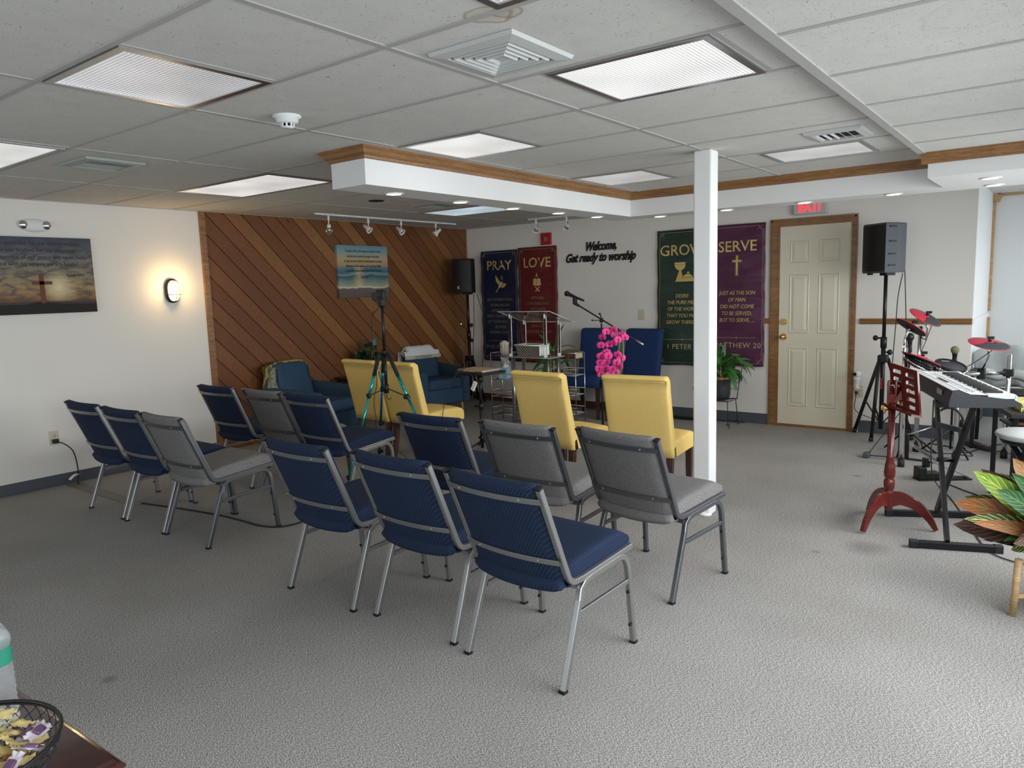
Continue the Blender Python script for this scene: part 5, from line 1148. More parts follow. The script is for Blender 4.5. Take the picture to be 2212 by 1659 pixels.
yy=7.52; pc_=P(1566,860,y=yy)
def iron_stand(loc,hz,label,back=True):
    t=thing('plant_stand',label,'plant stand',(loc[0],loc[1],0)); x0,y0=loc
    for k,(dx,dy) in enumerate(((-.14,-.13),(.13,-.13),(.13,.13),(-.14,.13))):
        l=B().tube(cr([(x0+dx*1.05,y0+dy*1.05,.02),(x0+dx,y0+dy,.15),(x0+dx*.92,y0+dy*.92,hz)]),.0045).obj('leg','blackm',t,True)
        B().tube([(x0+dx*1.05+.022*math.cos(a)*(1+.2*a)*(1 if dx>0 else -1)*.8,y0+dy*1.05,.026+.022*math.sin(a)) for a in [j*.5-1.6 for j in range(10)]],.004,6).obj('scroll_foot','blackm',l,True)
    b=B()
    for k in range(5): s=.135*(k+1)/5; b.tube([(x0-s,y0-s,hz),(x0+s,y0-s,hz),(x0+s,y0+s,hz),(x0-s,y0+s,hz),(x0-s,y0-s,hz)],.0035,6)
    b.cyl((x0-.135,y0-.135,hz),(x0+.135,y0+.135,hz),.004); b.cyl((x0+.135,y0-.135,hz),(x0-.135,y0+.135,hz),.004); b.obj('wire_seat','blackm',t,True)
    if back:
        b=B(); 
        for s in (-1,1): b.tube(cr([(x0+s*.13,y0+.13,hz),(x0+s*.14,y0+.16,hz+.15),(x0+s*.16,y0+.19,hz+.32)]),.0045)
        for z in (.10,.16,.24,.30): b.cyl((x0-.145,y0+.15+z*.1,hz+z),(x0+.145,y0+.15+z*.1,hz+z),.003,6)
        b.tube([(x0+.12+.03*math.cos(a)*(1-.08*a),y0+.165,hz+.19+.03*math.sin(a)*(1-.08*a)) for a in [j*.6 for j in range(14)]],.003,6)
        b.lathe([(.001,0),(.05,0),(.05,.01),(.001,.01)],(x0+.03,y0+.18,hz+.34),(0,-1,0)); b.obj('wire_back','blackm',t,True)
iron_stand((-2.93,7.50),.285,'black wire chair-shaped plant stand behind the white column')
strap_plant((-2.93,7.50,.289),'strap-leaved green plant in a charcoal pot on the wire stand by the column',34,4,([(.001,0),(.085,0),(.10,.05),(.105,.25),(.098,.25),(.094,.20),(.001,.2)],.103,.25),.14,.44)
strap_plant((-4.93,7.30,.33),'tall strap-leaved plant behind the podium before the red banner',26,9,([(.001,0),(.09,0),(.11,.20),(.10,.2),(.001,.16)],.107,.20),.26,.40,up=1.05)
tag(B().lathe([(.001,0),(.10,0),(.10,.03),(.03,.05),(.03,.29),(.12,.31),(.12,.329),(.001,.329)],(-4.93,7.30,0)).obj('plant_pedestal','blackm'),'low black pedestal behind the podium carrying the strap-leaved plant','pedestal')
q=[V((-3.86,7.70,.015)),V((-3.5,7.74,.012)),V((-3.1,7.72,.012)),V((-2.75,7.74,.012))]
tag(B().tube(cr(q),.006).obj('floor_cable','rubber'),'black cable lying along the back wall base between blue chairs and door','cable')
tag(B().box((-3.42,7.66,.02),(.30,.05,.035),bev=.005).obj('power_strip','black'),'black power strip on the floor by the back wall, left of the column','power strip')
# ================================================================== MUSIC STAND (red wooden)
mx,my=-.83,4.87
t=thing('music_stand','red lacquered wooden music stand with slatted desk and three curved legs','music stand',(mx,my,0))
B().lathe([(.001,.105),(.014,.105),(.024,.118),(.026,.13),(.026,.21),(.027,.225),(.021,.232),(.03,.245),(.032,.27),(.03,.295),(.022,.305),(.031,.32),(.033,.345),(.028,.39),(.020,.425),(.024,.435),(.019,.445),(.020,.80),(.001,.80)],(mx,my,0),n=20).obj('column','cherry',t,True)
for f in (P(1862,1153,z=0),P(2024,1150,z=0),P(1875,1106,z=0)):
    d=V((f.x-mx,f.y-my,0)); L=d.length; d.normalize(); s=d.cross(V((0,0,1)))
    pth=cr([V((mx,my,.18))+d*.02,V((mx,my,.185))+d*L*.28,V((mx,my,.15))+d*L*.58,V((mx,my,.085))+d*L*.82,V((mx,my,.012))+d*(L-.004)],5); rings=[]
    for i,p in enumerate(pth):
        q=i/(len(pth)-1); h=.034*(1-q)+.013; w=.012
        tg=(pth[min(i+1,len(pth)-1)]-pth[max(i-1,0)]).normalized(); up=s.cross(tg)*-1 if s.cross(tg).z<0 else s.cross(tg)
        rings.append([p+s*w-up*h,p+s*w+up*h*.9,p+s*w*.6+up*h,p-s*w*.6+up*h,p-s*w+up*h*.9,p-s*w-up*h])
    bb=B().loft(rings,smooth=False)
    for v in bb.bm.verts: v.co.z=max(v.co.z,0)
    bb.obj('leg','cherry',t,True)
# desk: rear side faces the camera-left; plane spanned by e1 (width) and e2 (up)
tl=P(1925,783,y=4.98); tr=P(1985,802,y=4.80); br=P(1991,901,y=4.74); bl=tl+(br-tr)
e1=(tr-tl); e2=(tl-bl); nr=e1.cross(e2).normalized()
b=B(); D=lambda u,v:bl+e1*u+e2*v; th=nr*.012
rects=[]; us=(0,.13,.41,.58,.87,1.0)
vs=[0,.09,.18,.265,.355,.445,.535,.625,.715,.80,.89,1.0]
for i in range(5):
    for j in range(11):
        hole=(i in (1,3)) and (j in (1,3,5,7,9))
        if not hole: rects.append((us[i],us[i+1],vs[j],vs[j+1]))
for (a,c,d0,d1_) in rects: b.poly([D(a,d0),D(c,d0),D(c,d1_),D(a,d1_)],.012,nr)
b.obj('desk_panel','cherry',t,True)
b=B(); b.sq([D(.46,.0)-nr*.008,D(.46,.95)-nr*.008],.03,.014,side=e1.normalized()); b.obj('back_spine','cherry',t,True)
b=B(); b.poly([D(-.02,-.02),D(1.02,-.02),D(1.02,-.02)+nr*.07+V((0,0,.008)),D(-.02,-.02)+nr*.07+V((0,0,.008))],.014,e2); b.obj('ledge','cherry',t,True)
b=B(); c0_=V((mx,my,.86)); 
b.box((mx-.02,my,.84),(.014,.05,.14),bev=.006); b.box((mx+.02,my,.84),(.014,.05,.14),bev=.006); b.box((mx,my,.80),(.05,.045,.06),bev=.006); b.poly([V((mx-.011,my-.03,.78)),V((mx-.011,my+.05,.80)),D(.42,.72)-nr*.01,D(.42,.30)-nr*.01],.022,(1,0,0)); b.obj('tilt_bracket','cherry',t,True)
B().cyl((mx-.032,my,.88),(mx+.032,my,.88),.006).obj('bolt','steel',t,True); B().cyl((mx-.06,my,.74),(mx-.02,my,.74),.016).obj('height_knob','brass',t,True)
# ================================================================== KEYBOARD ON X STAND
ang=Rd(20); U=V((-math.sin(ang),math.cos(ang),0)); W2=V((math.cos(ang),math.sin(ang),0)); ks=V((-.51,4.66,.80))
km=fr(ks,W2,U)   # local x: depth (player side = +x), local y: length away from the camera, z up
t=thing('electronic_keyboard','long silver and black electronic keyboard on an X stand, seen from its end','keyboard'); t.matrix_basis=km
KW,KL=.325,1.12
b=B(); pr=[(0,0),(KW-.07,0),(KW+.03,.018),(KW-.01,.045),(.10,.072),(.05,.095),(.015,.092),(0,.03)]
b.loft([[(x,y,z) for x,z in pr] for y in (.0,KL)],smooth=False); b.obj('body','kbody',t)
sil=mat('silver_plastic',(.62,.63,.64),.35)
b=B(); b.poly([(.045,.012,.0965),(.012,.012,.0935),(.012,KL-.012,.0935),(.045,KL-.012,.0965)],.002,(0,0,1)); b.poly([(.105,.012,.0725),(.05,.012,.0965),(.05,KL-.012,.0965),(.105,KL-.012,.0725)],.0025,(.4,0,1))
b.poly([(.19,.012,.068),(.105,.012,.0725),(.105,KL-.012,.0725),(.19,KL-.012,.068)],.002,(0,0,1)); b.obj('control_panel',sil,t)
b=B(); b.bx((.06,.40,.088),(.09,.60,.092)); b.obj('display','dark',t)
b=B()
for k in range(20):
    for j in range(2): b.box((.118+.028*j,.12+.045*k,.0735),(.012,.022,.004))
b.obj('buttons',mat('button_grey',(.30,.31,.33),.5),t)
nk=36; y0k=.07; kw=(KL-.14)/nk
for k in range(nk): B().bx((.195,y0k+k*kw+.0006,.052),(KW-.008,y0k+(k+1)*kw-.0006,.070)).obj('white_key','white',t)
for k in range(nk-1):
    if k%7 in (2,6): continue
    B().bx((.195,y0k+(k+1)*kw-.007,.066),(.285,y0k+(k+1)*kw+.007,.082),bev=.002,seg=1).obj('black_key','black',t)
b=B(); b.bx((KW-.008,.012,.04),(KW+.006,KL-.012,.066)); b.bx((.19,.012,.05),(KW,y0k-.001,.072)); b.bx((.19,KL-y0k+.001,.05),(KW,KL-.012,.072)); b.obj('key_frame',sil,t)
B().bx((-.004,.16,.045),(.0,.26,.075)).obj('connector_panel','steel',t)
t=thing('keyboard_stand','black X-shaped keyboard stand with two floor bars','keyboard stand',(-.55,4.95,0))
nb0,nb1=P(1966,1177,z=.012),P(2163,1190,z=.012); fb0,fb1=P(1914,1110,z=.012),P(2118,1116,z=.012)
for a,c in ((nb0,nb1),(fb0,fb1)):
    a.z=c.z=.022; q=B().sq([a,c],.04,.038,side=(0,0,1)).obj('floor_bar','blackm',t,True); d=(c-a).normalized()
    B().sq([a-d*.004,a+d*.035],.046,.044,side=(0,0,1)).obj('end_cap','rubber',q,True); B().sq([c-d*.035,c+d*.004],.046,.044,side=(0,0,1)).obj('end_cap','rubber',q,True)
mn=nb0.lerp(nb1,.46); mf=fb0.lerp(fb1,.50); topn=ks+U*.22+W2*.16; topf=ks+U*.90+W2*.16
mn.z=mf.z=.04; topn.z=topf.z=.775
o1=W2*.022
B().sq([mn-o1,topf-o1],.022,.05,side=W2).obj('cross_beam','blackm',t,True); B().sq([mf+o1,topn+o1],.022,.05,side=W2).obj('cross_beam','blackm',t,True)
for p in (topn,topf): B().sq([p-W2*.17+V((0,0,.005)),p+W2*.17+V((0,0,.005))],.03,.034,side=(0,0,1)).obj('support_arm','blackm',t,True)
cmid=(mn+topf)/2; B().cyl(cmid-W2*.045,cmid+W2*.045,.014).obj('pivot','black',t,True)
B().box(cmid+V((0,0,.20))+W2*.02,(.16,.03,.03),Rz(ang)@Ry(.25)).obj('height_bracket','blackm',t,True)
# ================================================================== THRONE / STOOL
sc=V((P(2143,933,z=.60).x+.20,5.22,0))
t=thing('folding_stool','round grey-topped folding stool on black legs at the right edge','stool',sc)
B().lathe([(.001,.555),(.17,.556),(.19,.565),(.196,.58),(.188,.592),(.001,.598)],n=36).obj('padded_seat',mat('grey_vinyl_seat',(.50,.52,.52),.45),t)
B().lathe([(.001,.53),(.16,.53),(.175,.556),(.001,.556)],n=30).obj('seat_pan','black',t)
fa=P(2141,1168,z=0)-sc; B().sq([(.12,.08,.54),(fa.x,fa.y,.012)],.03,.03).obj('leg','blackm',t)
for a,c in (((-.13,.05,.54),(.25,-.28,.015)),((-.10,.12,.54),(.28,.25,.015)),((.13,-.05,.54),(-.10,.42,.015))): B().sq([a,c],.03,.03).obj('leg','blackm',t)
B().cyl((fa.x-.006,fa.y,.0),(fa.x+.014,fa.y+.01,.05),.022).obj('rubber_foot','rubber',t)
# ================================================================== ELECTRONIC DRUM KIT
t=thing('electronic_drum_kit','electronic drum kit with red and black cymbal pads on a chrome rack','drum kit',(-.80,6.9,0))
posts=[(P(1945,1006,z=0),.98),(P(1968,966,z=0),1.02),(P(2035,960,z=0)+V((0,.0,0)),.80),(P(2159,985,z=0),.86)]
posts[0]=(V((-1.035,6.52,0)),.97); posts[1]=(V((-1.02,7.15,0)),1.10); posts[2]=(V((-.70,6.95,0)),.80); posts[3]=(V((-.38,7.22,0)),.87)
posts[0]=(P(1946,1008,z=0),.97)
for p,h in posts:
    l=B().cyl(p,p+V((0,0,h)),.019,16).obj('rack_post','chrome',t,True); B().cyl(p,p+V((0,0,.06)),.026).obj('rubber_foot','rubber',l,True)
def railx(a,c,z): B().cyl(V((a.x,a.y,z)),V((c.x,c.y,z)),.018,16).obj('rack_rail','chrome',t,True)
railx(posts[2][0],posts[3][0],.72); railx(posts[0][0],posts[1][0],.70); railx(posts[1][0],posts[2][0],.66)
for p,z in ((posts[3][0],.72),(posts[2][0],.72),(posts[0][0],.70),(posts[1][0],.70),(posts[1][0],.66)): B().box(p+V((0,0,z)),(.075,.075,.06),bev=.008).obj('clamp','black',t,True)
q=posts[2][0].lerp(posts[3][0],.45); B().box(V((q.x,q.y,.72)),(.06,.06,.09),bev=.008).obj('clamp','black',t,True)
def nimg(tilt,el):
    a=Rd(tilt); e=Rd(el); return (R_*math.sin(a)+U_*math.cos(a))*math.cos(e)-W_*math.sin(e)
def cymbal(c,n,r,boom,zd):
    n=V(n).normalized(); a=V(zd); a=(a-n*a.dot(n)).normalized(); bb_=n.cross(a)
    o=B(); N=40
    prof=[(.016,.014),(.03,.010),(.045,.005),(r*.98,-.006),(r,-.009),(r*.98,-.012),(.045,-.004),(.016,.004)]
    o.loft([[c+n*z+(a*math.cos(2*PI*k/N)+bb_*math.sin(2*PI*k/N))*rr for k in range(N)] for rr,z in prof],cap=True); cy=o.obj('cymbal','cymred',t,True)
    o=B()
    def f(u,v):
        th=-1.5+3.0*u; r0=min(r*.985,max(.03,.012/max(.02,math.cos(th)))); rr=r0+(r*.985-r0)*v
        z=(.0105 if rr<.045 else .005)-(.011)*max(0,(rr-.045))/(r*.98-.045)+.0022
        return c+n*z+(a*math.cos(th)+bb_*math.sin(th))*rr
    o.shell(f,28,6,lambda u,v:n*-.0015); o.obj('rubber_zone','cymblk',cy,True)
    B().loft([[c-n*.0125+(a*math.cos(2*PI*k/N)+bb_*math.sin(2*PI*k/N))*rr for k in range(N)] for rr in (.04,r*.95)],cap=False).obj('underside','cymblk',cy,True)
    o=B(); o.cyl(c+n*.010,c+n*.038,.013,10); o.box(c+n*.044,(.045,.015,.02)); o.obj('wing_nut','black',cy,True)
    B().cyl(c-n*.01,c-n*.045,.007).obj('tilter','chrome',cy,True)
    B().tube([c-n*.03]+boom,.0085,10).obj('boom_arm','chrome',t,True)
cA=P(2000,684,y=7.05); cB=P(1969,705,y=6.75); cC=P(2137,741,y=6.75); cD=P(1991,773,y=6.45)
cymbal(cA,nimg(21,33),.137,[cA+V((.01,.05,-.10)),cA+V((.0,.06,-.2)),posts[1][0]+V((0,0,1.0))],R_*.55-U_)
cymbal(cB,nimg(34,7),.132,[cB+V((-.05,.04,-.10)),cB+V((-.05,.02,-.16)),V((posts[0][0].x-.02,posts[0][0].y+.03,.97))],R_-U_*.5)
cymbal(cC,nimg(2,24),.145,[cC+V((.0,.03,-.10)),V((q.x,q.y,.74))],R_*.05-U_)
cymbal(cD,nimg(22,9),.148,[cD+V((-.05,.05,-.08)),V((posts[0][0].x,posts[0][0].y,.95))],R_-U_*.5)
def drum(c,n,r,h,name='drum_pad'):
    n=V(n).normalized(); o=B(); o.lathe([(.001,-h),(r*.9,-h),(r*.95,-h+.01),(r*.95,-.008),(.001,-.008)],c,n,36); dd=o.obj(name,mat('dark_red_shell',(.10,.01,.02),.25),t,True)
    B().lathe([(.001,.003),(r*.90,.002),(r*.93,-.006),(.001,-.006)],c,n,36).obj('mesh_head',mat('mesh_head',(.045,.05,.055),.8),dd,True)
    B().lathe([(r*.90,.004),(r*.94,.010),(r*.99,.006),(r,-.006),(r*.97,-.014),(r*.91,-.006)],c,n,36,cap=False).obj('rim','black',dd,True)
    B().lathe([(r*.955,-.016),(r*1.0,-.018),(r*1.0,-.028),(r*.955,-.03)],c,n,36,cap=False).obj('hoop','chrome',dd,True)
    a=V((1,0,0)); a=(a-n*a.dot(n)).normalized(); bb_=n.cross(a)
    for k in range(6):
        p=c+(a*math.cos(k*PI/3)+bb_*math.sin(k*PI/3))*r*1.0; B().cyl(p-n*.008,p-n*(h*.8),.005,6).obj('tension_rod','chrome',dd,True)
    return dd
sn=P(2054,789,y=6.75); drum(sn,nimg(4,26),.118,.05)
up_=nimg(4,26); xx_=(R_-up_*R_.dot(up_)).normalized(); yy_=up_.cross(xx_)
text('ALESIS',.018,'paper','logo',fr(sn+yy_*.07-xx_*.01+up_*.005,xx_,yy_),t,xs=1.3)
drum(P(1984,782,y=6.52),nimg(30,20),.112,.045); drum(P(2006,787,y=6.75),nimg(22,20),.085,.045)
B().tube([sn-V((0,0,.07)),V((posts[2][0].x,posts[2][0].y,.68))],.012).obj('pad_arm','chrome',t,True)
B().tube([P(1984,782,y=6.52)-V((0,0,.06)),V((posts[0][0].x,posts[0][0].y,.70))],.010).obj('pad_arm','chrome',t,True)
for a,c in ((cC,(P(2075,800,y=6.8))),(cA,P(1990,760,y=6.9))):
    B().tube(cr([a+V((.06,0,-.02)),a.lerp(c,.5)+V((.03,0,-.02)),c]),.003).obj('trigger_cable','rubber',t,True)
# pedals
fp=V((-.95,6.62,0))
t=thing('kick_pedal','metal bass drum pedal with slotted footboard and black tower','pedal',P(1955,994,z=0)); k0=P(1958,992,z=0); k1=P(2022,1000,z=0)
B().box(k0+V((0,0,.11)),(.03,.03,.21),bev=.004).obj('tower','black',t,True); B().box(k0.lerp(k1,.5)+V((0,0,.006)),((k1-k0).length,.04,.008),Rz(math.atan2(k1.y-k0.y,k1.x-k0.x))).obj('base_rods','blackm',t,True)
d=(k1-k0); s=d.normalized().cross(V((0,0,1))); b=B(); b.poly([k0+s*.035+V((.03,0,.13)),k0-s*.035+V((.03,0,.13)),k1-s*.035+V((0,0,.015)),k1+s*.035+V((0,0,.015))],.006,(0,0,1)); b.obj('footboard','steel',t,True)
b=B()
for k in range(12): p=k0.lerp(k1,.15+k*.06)+V((.03*(1-(.15+k*.06)),0,.13+(.015-.13)*(.15+k*.06)+.0065)); b.box(p,(.008,.045,.002))
b.obj('slots','dark',t,True)
B().cyl(k0+V((0,0,.21)),k0+V((0,0,.21))+V((.20,.16,.07)),.006).obj('beater_shaft','steel',t,True); B().cyl(k0+V((.19,.15,.275)),k0+V((.22,.18,.29)),.022).obj('beater','chrome',t,True)
h0=P(1978,1036,z=0); h1=P(2092,1034,z=0)
t=thing('hihat_pedal','low black hi-hat controller pedal on the carpet behind the red music stand','pedal',h0); ah=math.atan2(h1.y-h0.y,h1.x-h0.x)
L=(h1-h0).length; c=h0.lerp(h1,.5); B().box(c+V((0,0,.006)),(L,.10,.010),Rz(ah)).obj('base_plate','black',t,True)
B().box(h0.lerp(h1,.08)+V((0,0,.055)),(.06,.09,.09),Rz(ah),bev=.006).obj('sensor_box','black',t,True); B().box(h0.lerp(h1,.28)+V((0,0,.035)),(.11,.09,.05),Rz(ah),bev=.006).obj('sensor_housing','black',t,True)
B().box(h0.lerp(h1,.18)+V((0,.01,.13)),(.04,.05,.07),Rz(ah),bev=.006).obj('hinge_tower','blackm',t,True)
B().sq([h0.lerp(h1,.20)+V((0,0,.155)),h0.lerp(h1,.97)+V((0,0,.02))],.05,.01,side=(math.cos(ah+PI/2),math.sin(ah+PI/2),0)).obj('footboard','steel',t,True)
# low hardware stand with flat foot (behind red music stand)
f0=P(1872,988,z=0); 
t=thing('hardware_stand','thin folding black stand with a flat grey foot left of the drum rack','stand',V((-1.12,6.72,0)))
B().sq([f0+V((0,0,.01)),V((-1.08,6.75,.42))],.02,.006,side=(0,1,0)).obj('strut','blackm',t,True); B().sq([f0+V((0,0,.02)),V((-1.05,6.70,.03))],.02,.005,side=(0,1,0)).obj('strut','blackm',t,True)
B().cyl((-1.08,6.75,0),(-1.08,6.75,.60),.014).obj('pole','blackm',t,True); B().box(f0+V((0,0,.022)),(.05,.09,.044),bev=.008).obj('foot','greyp',t,True); B().cyl((-1.12,6.75,.56),(-1.05,6.75,.56),.03).obj('wing_knob','brass',t,True)
# two microphones on stands behind the drums
def micstand(c,label,ball,m,base_r=.24,seed=0):
    t=thing('microphone_stand',label,'microphone stand',(c.x,c.y,0)); B().cyl((c.x,c.y,.05),(c.x,c.y,c.z-.13),.009).obj('pole','blackm',t,True)
    for k in range(3): a=k*2*PI/3+seed; B().cyl((c.x,c.y,.22),(c.x+base_r*math.cos(a),c.y+base_r*math.sin(a),.012),.008).obj('leg','blackm',t,True)
    B().box((c.x,c.y,c.z-.10),(.035,.04,.07),bev=.008).obj('clip','black',t,True)
    u=thing('microphone',ball,'microphone',(c.x,c.y,c.z)); B().lathe([(.012,-.14),(.014,-.10),(.020,-.035),(.024,-.028)],(c.x,c.y,c.z)).obj('handle','blackm',u,True); B().sph(c,.033,(1,1,1.05)).obj('windscreen',m,u,True)
micstand(P(1966,728,y=7.0),'black microphone stand among the red cymbals','black round microphone head between the two upper cymbals','black',seed=.4)
micstand(P(2063,756,y=7.15),'black microphone stand behind the snare pad','olive foam-covered microphone above the snare pad',mat('olive_foam',(.20,.19,.10),.95,bump=.4,bscale=200),seed=1.2)
# ================================================================== CHAIR WITH JACKET, AMP
cc=V((-.40,7.75,0))
t=thing('office_chair','black chair in the recess behind the drum kit with a grey jacket on it','chair',cc)
for sx in (-1,1):
    for sy in (-1,1): B().sq([(sx*.24,sy*.22,0),(sx*.23,sy*.21,.45)],.03,.03).obj('leg','blackm',t)
    B().sq([(sx*.24,.22,.45),(sx*.24,.28,.83)],.045,.03).obj('back_post','blackm',t); B().sq([(sx*.27,-.2,.66),(sx*.27,.22,.66)],.04,.025).obj('armrest','black',t); B().sq([(sx*.27,-.18,.45),(sx*.27,-.18,.66)],.025,.025).obj('arm_post','blackm',t)
B().box((0,0,.46),(.52,.48,.07),bev=.02).obj('seat','black',t); B().box((0,.25,.68),(.48,.05,.30),bev=.02).obj('backrest','black',t)
b=B(); 
def jk(u,v):
    x=(u-.5)*.56; 
    pts=cr([(x,.16,.52),(x,.18,.70),(x,.22,.86+.03*math.sin(u*5)),(x,.30,.855),(x,.33,.62)],4); i=v*(len(pts)-1); k=min(int(i),len(pts)-2); p=pts[k].lerp(pts[k+1],i-k)
    return cc+p+V((.02*math.sin(v*11+u*4),.018*math.sin(u*17+v*5)-.04*abs(u-.5),-.10*abs(u-.5)+.008*math.sin(u*23)))
b.shell(jk,26,22,lambda u,v:V((0,.006,.002)))
b.shell(lambda u,v:cc+V((-.25+.53*u+.02*math.sin(v*5),-.20+.10*math.sin(u*3)+.05*math.cos(v*2*PI)+.20*0,-0+.66+.04*math.sin(v*2*PI)-.03*u+.015*math.sin(u*14))),18,12,lambda u,v:V((0,.003,.003)))
tag(b.obj('jacket',mat('pale_grey_cloth',(.42,.45,.44),.9,bump=.3,bscale=30,var=.15)),'pale grey jacket draped over the black chair by the right cymbal','jacket')
t=thing('guitar_amplifier','low black amplifier box on the floor in the recess behind the stool','amplifier',(.03,7.15,0))
B().box((0,0,.26),(.56,.30,.52),bev=.015).obj('cabinet','black',t); B().box((0,-.153,.23),(.50,.008,.40)).obj('grille_cloth','rubber',t); B().box((0,-.153,.475),(.50,.008,.05)).obj('control_panel','steel',t)
t=thing('headphones','black headphones hanging below the keyboard','headphones',P(2052,905,y=6.0))
hp_=P(2050,895,y=6.0); b=B(); b.tube([hp_+V((.085*math.cos(a),.02,.085*math.sin(a)*1.1-.05)) for a in [PI*k/12 for k in range(13)]],.008); b.obj('headband','black',t,True)
for s in (-1,1): B().lathe([(.001,-.018),(.032,-.018),(.042,0),(.036,.018),(.001,.018)],hp_+V((s*.085,.02,-.07)),(1,0,0)).obj('ear_cup','black',t,True)
# side table at the right edge with patterned box and tray
t=thing('side_table','black table edge at the right behind the stool, carrying a patterned box','side table',(-.05,5.86,0))
B().box((.0,.0,.635),(.62,.55,.03),Rz(.3),bev=.004).obj('tabletop','black',t)
for sx in (-1,1):
    for sy in (-1,1): B().sq([Rz(.3)@V((sx*.27,sy*.23,0)),Rz(.3)@V((sx*.27,sy*.23,.62))],.03,.03).obj('leg','blackm',t)
def m_honey():
    m,n,l,b=base('honeycomb_print',.6); tc=n.new('ShaderNodeTexCoord'); w=node(n,l,'ShaderNodeTexVoronoi',{'Vector':tc.outputs['Object'],'Scale':42},feature='DISTANCE_TO_EDGE').outputs['Distance']
    l.new(ramp(n,l,w,[(.06,(.85,.65,.18)),(.12,(.10,.13,.05))]),b.inputs['Base Color']); return m
hb=P(2195,868,y=5.62); t=thing('gift_box','box with a gold honeycomb pattern on the black table at the right edge','box',(-.10,5.80,.6505),.3)
B().box((0,0,.028),(.34,.30,.054),bev=.003).obj('box',m_honey(),t)
t=thing('paper_tray','brown moulded paper tray under the patterned box at the right edge','tray',(-.10,5.74,.5525),.3)
b=B(); b.grid(lambda u,v:V((-.17+.34*u,-.10+.20*v,.02+.014*math.sin(u*22)*math.sin(v*14))),30,20); b.grid(lambda u,v:V((-.17+.34*u,-.10+.20*v,.014+.014*math.sin(u*22)*math.sin(v*14))),30,20,flip=True); b.obj('tray',mat('kraft_paper',(.27,.18,.11),.9),t)
B().box((0,0,-.005),(.40,.26,.015)).obj('shelf_board','dwood',bpy.data.objects['side_table.001'],True) if False else None
t2=bpy.data.objects['side_table.001']; B().box((-.05,5.82,.540),(.50,.40,.014),Rz(.3)).obj('lower_shelf','black',t2,True)
# floor cables and power strip in the drum corner
def cable(pts,r,label,m='rubber',nm='floor_cable'):
    q=[P(u,v,z=.006) for u,v in pts]
    for p in q: p.z=r+.001
    tag(B().tube(cr(q,5),r,6).obj(nm,m),label,'cable')
cable([(2010,958),(2050,965),(2085,978),(2120,968),(2160,960),(2205,955)],.005,'black cable winding on the carpet beside the power strip in the drum corner')
cable([(1985,948),(2005,975),(2060,980),(2100,985),(2085,972),(2040,962)],.004,'black cable looped under the drum pads near the wall base')
cable([(2100,940),(2060,950),(2090,962),(2140,975),(2170,972)],.004,'black cable running past the power strip towards the amplifier')
cable([(2142,976),(2160,979),(2185,978),(2212,977)],.0045,'thin yellow cable running from the power strip to the right edge',mat('yellow_cable',(.55,.45,.10),.5))
q=[ks+U*.25+V((-.02,0,.0)),ks+U*.2+V((-.03,0,-.35)),P(2020,1040,z=.05),P(2052,1075,z=.006),P(2085,1120,z=.006),P(2130,1185,z=.006),P(2185,1212,z=.006),P(2230,1220,z=.006)]
tag(B().tube(cr(q),.0035).obj('keyboard_cable','rubber'),'black cable dropping from the keyboard and trailing over the floor to the wooden plant stand','cable')
cable([(2045,1044),(2080,1058),(2110,1068),(2150,1075)],.004,'black cable crossing the carpet behind the X stand towards the croton plant')
a,c=P(2078,955,z=0),P(2136,974,z=0)
t=thing('power_strip','dark power strip with red switch lying on the carpet in the drum corner','power strip',a.lerp(c,.5)); an=math.atan2(c.y-a.y,c.x-a.x)
B().box(a.lerp(c,.5)+V((0,0,.02)),((c-a).length,.055,.038),Rz(an),bev=.008).obj('body','greyp',t,True)
B().box(a.lerp(c,.82)+V((0,0,.041)),(.03,.02,.006),Rz(an)).obj('switch','red',t,True)
for k in range(6): B().box(a.lerp(c,.10+.11*k)+V((0,0,.0395)),(.022,.028,.003),Rz(an)).obj('socket','dark',t,True)
# ================================================================== CROTON PLANT
px_,py_=.035,3.93
t=thing('plant_stand','light wooden plant stand with tapered legs at the right edge','plant stand',(px_,py_,0))
lg=[P(2187,1330,z=0)]
c0_=V((px_,py_,0)); d0=V((lg[0].x-px_,lg[0].y-py_,0)); 
for k in range(4):
    dv=Rz(k*PI/2)@d0; tp_=c0_+dv*.93+V((0,0,.265)); B().cyl(c0_+dv,tp_,.014,12,.017).obj('leg','lwood',t,True)
for k in range(2):
    dv=Rz(k*PI/2)@d0; B().sq([c0_+dv*.95+V((0,0,.095+.018*k)),c0_-dv*.95+V((0,0,.095+.018*k))],.018,.022,side=(0,0,1)).obj('crossbar','lwood',t,True)
def m_daisy():
    m,n,l,b=base('star_pattern_pot',.55); tc=n.new('ShaderNodeTexCoord'); s=node(n,l,'ShaderNodeSeparateXYZ',{0:tc.outputs['Object']})
    a=mth(n,l,'MULTIPLY',mth(n,l,'ARCTAN2',s.outputs[1],s.outputs[0]),18/(2*PI)); zz=mth(n,l,'MULTIPLY',s.outputs[2],27.0)
    fa_=mth(n,l,'SUBTRACT',mth(n,l,'FRACT',a),.5); fz=mth(n,l,'SUBTRACT',mth(n,l,'FRACT',zz),.5)
    r=mth(n,l,'SQRT',mth(n,l,'ADD',mth(n,l,'MULTIPLY',fa_,fa_),mth(n,l,'MULTIPLY',fz,fz))); th=mth(n,l,'ARCTAN2',fz,fa_)
    pet=mth(n,l,'ABSOLUTE',mth(n,l,'SINE',mth(n,l,'MULTIPLY',th,5.0)))
    k=mth(n,l,'MULTIPLY',mth(n,l,'GREATER_THAN',pet,.75),mth(n,l,'LESS_THAN',r,.46))
    l.new(mixc(n,l,k,(.05,.05,.052),(.22,.215,.20)),b.inputs['Base Color']); return m
t=thing('croton_plant','large croton with green, yellow and orange leaves in a star-patterned grey pot','potted plant',(px_,py_,.132))
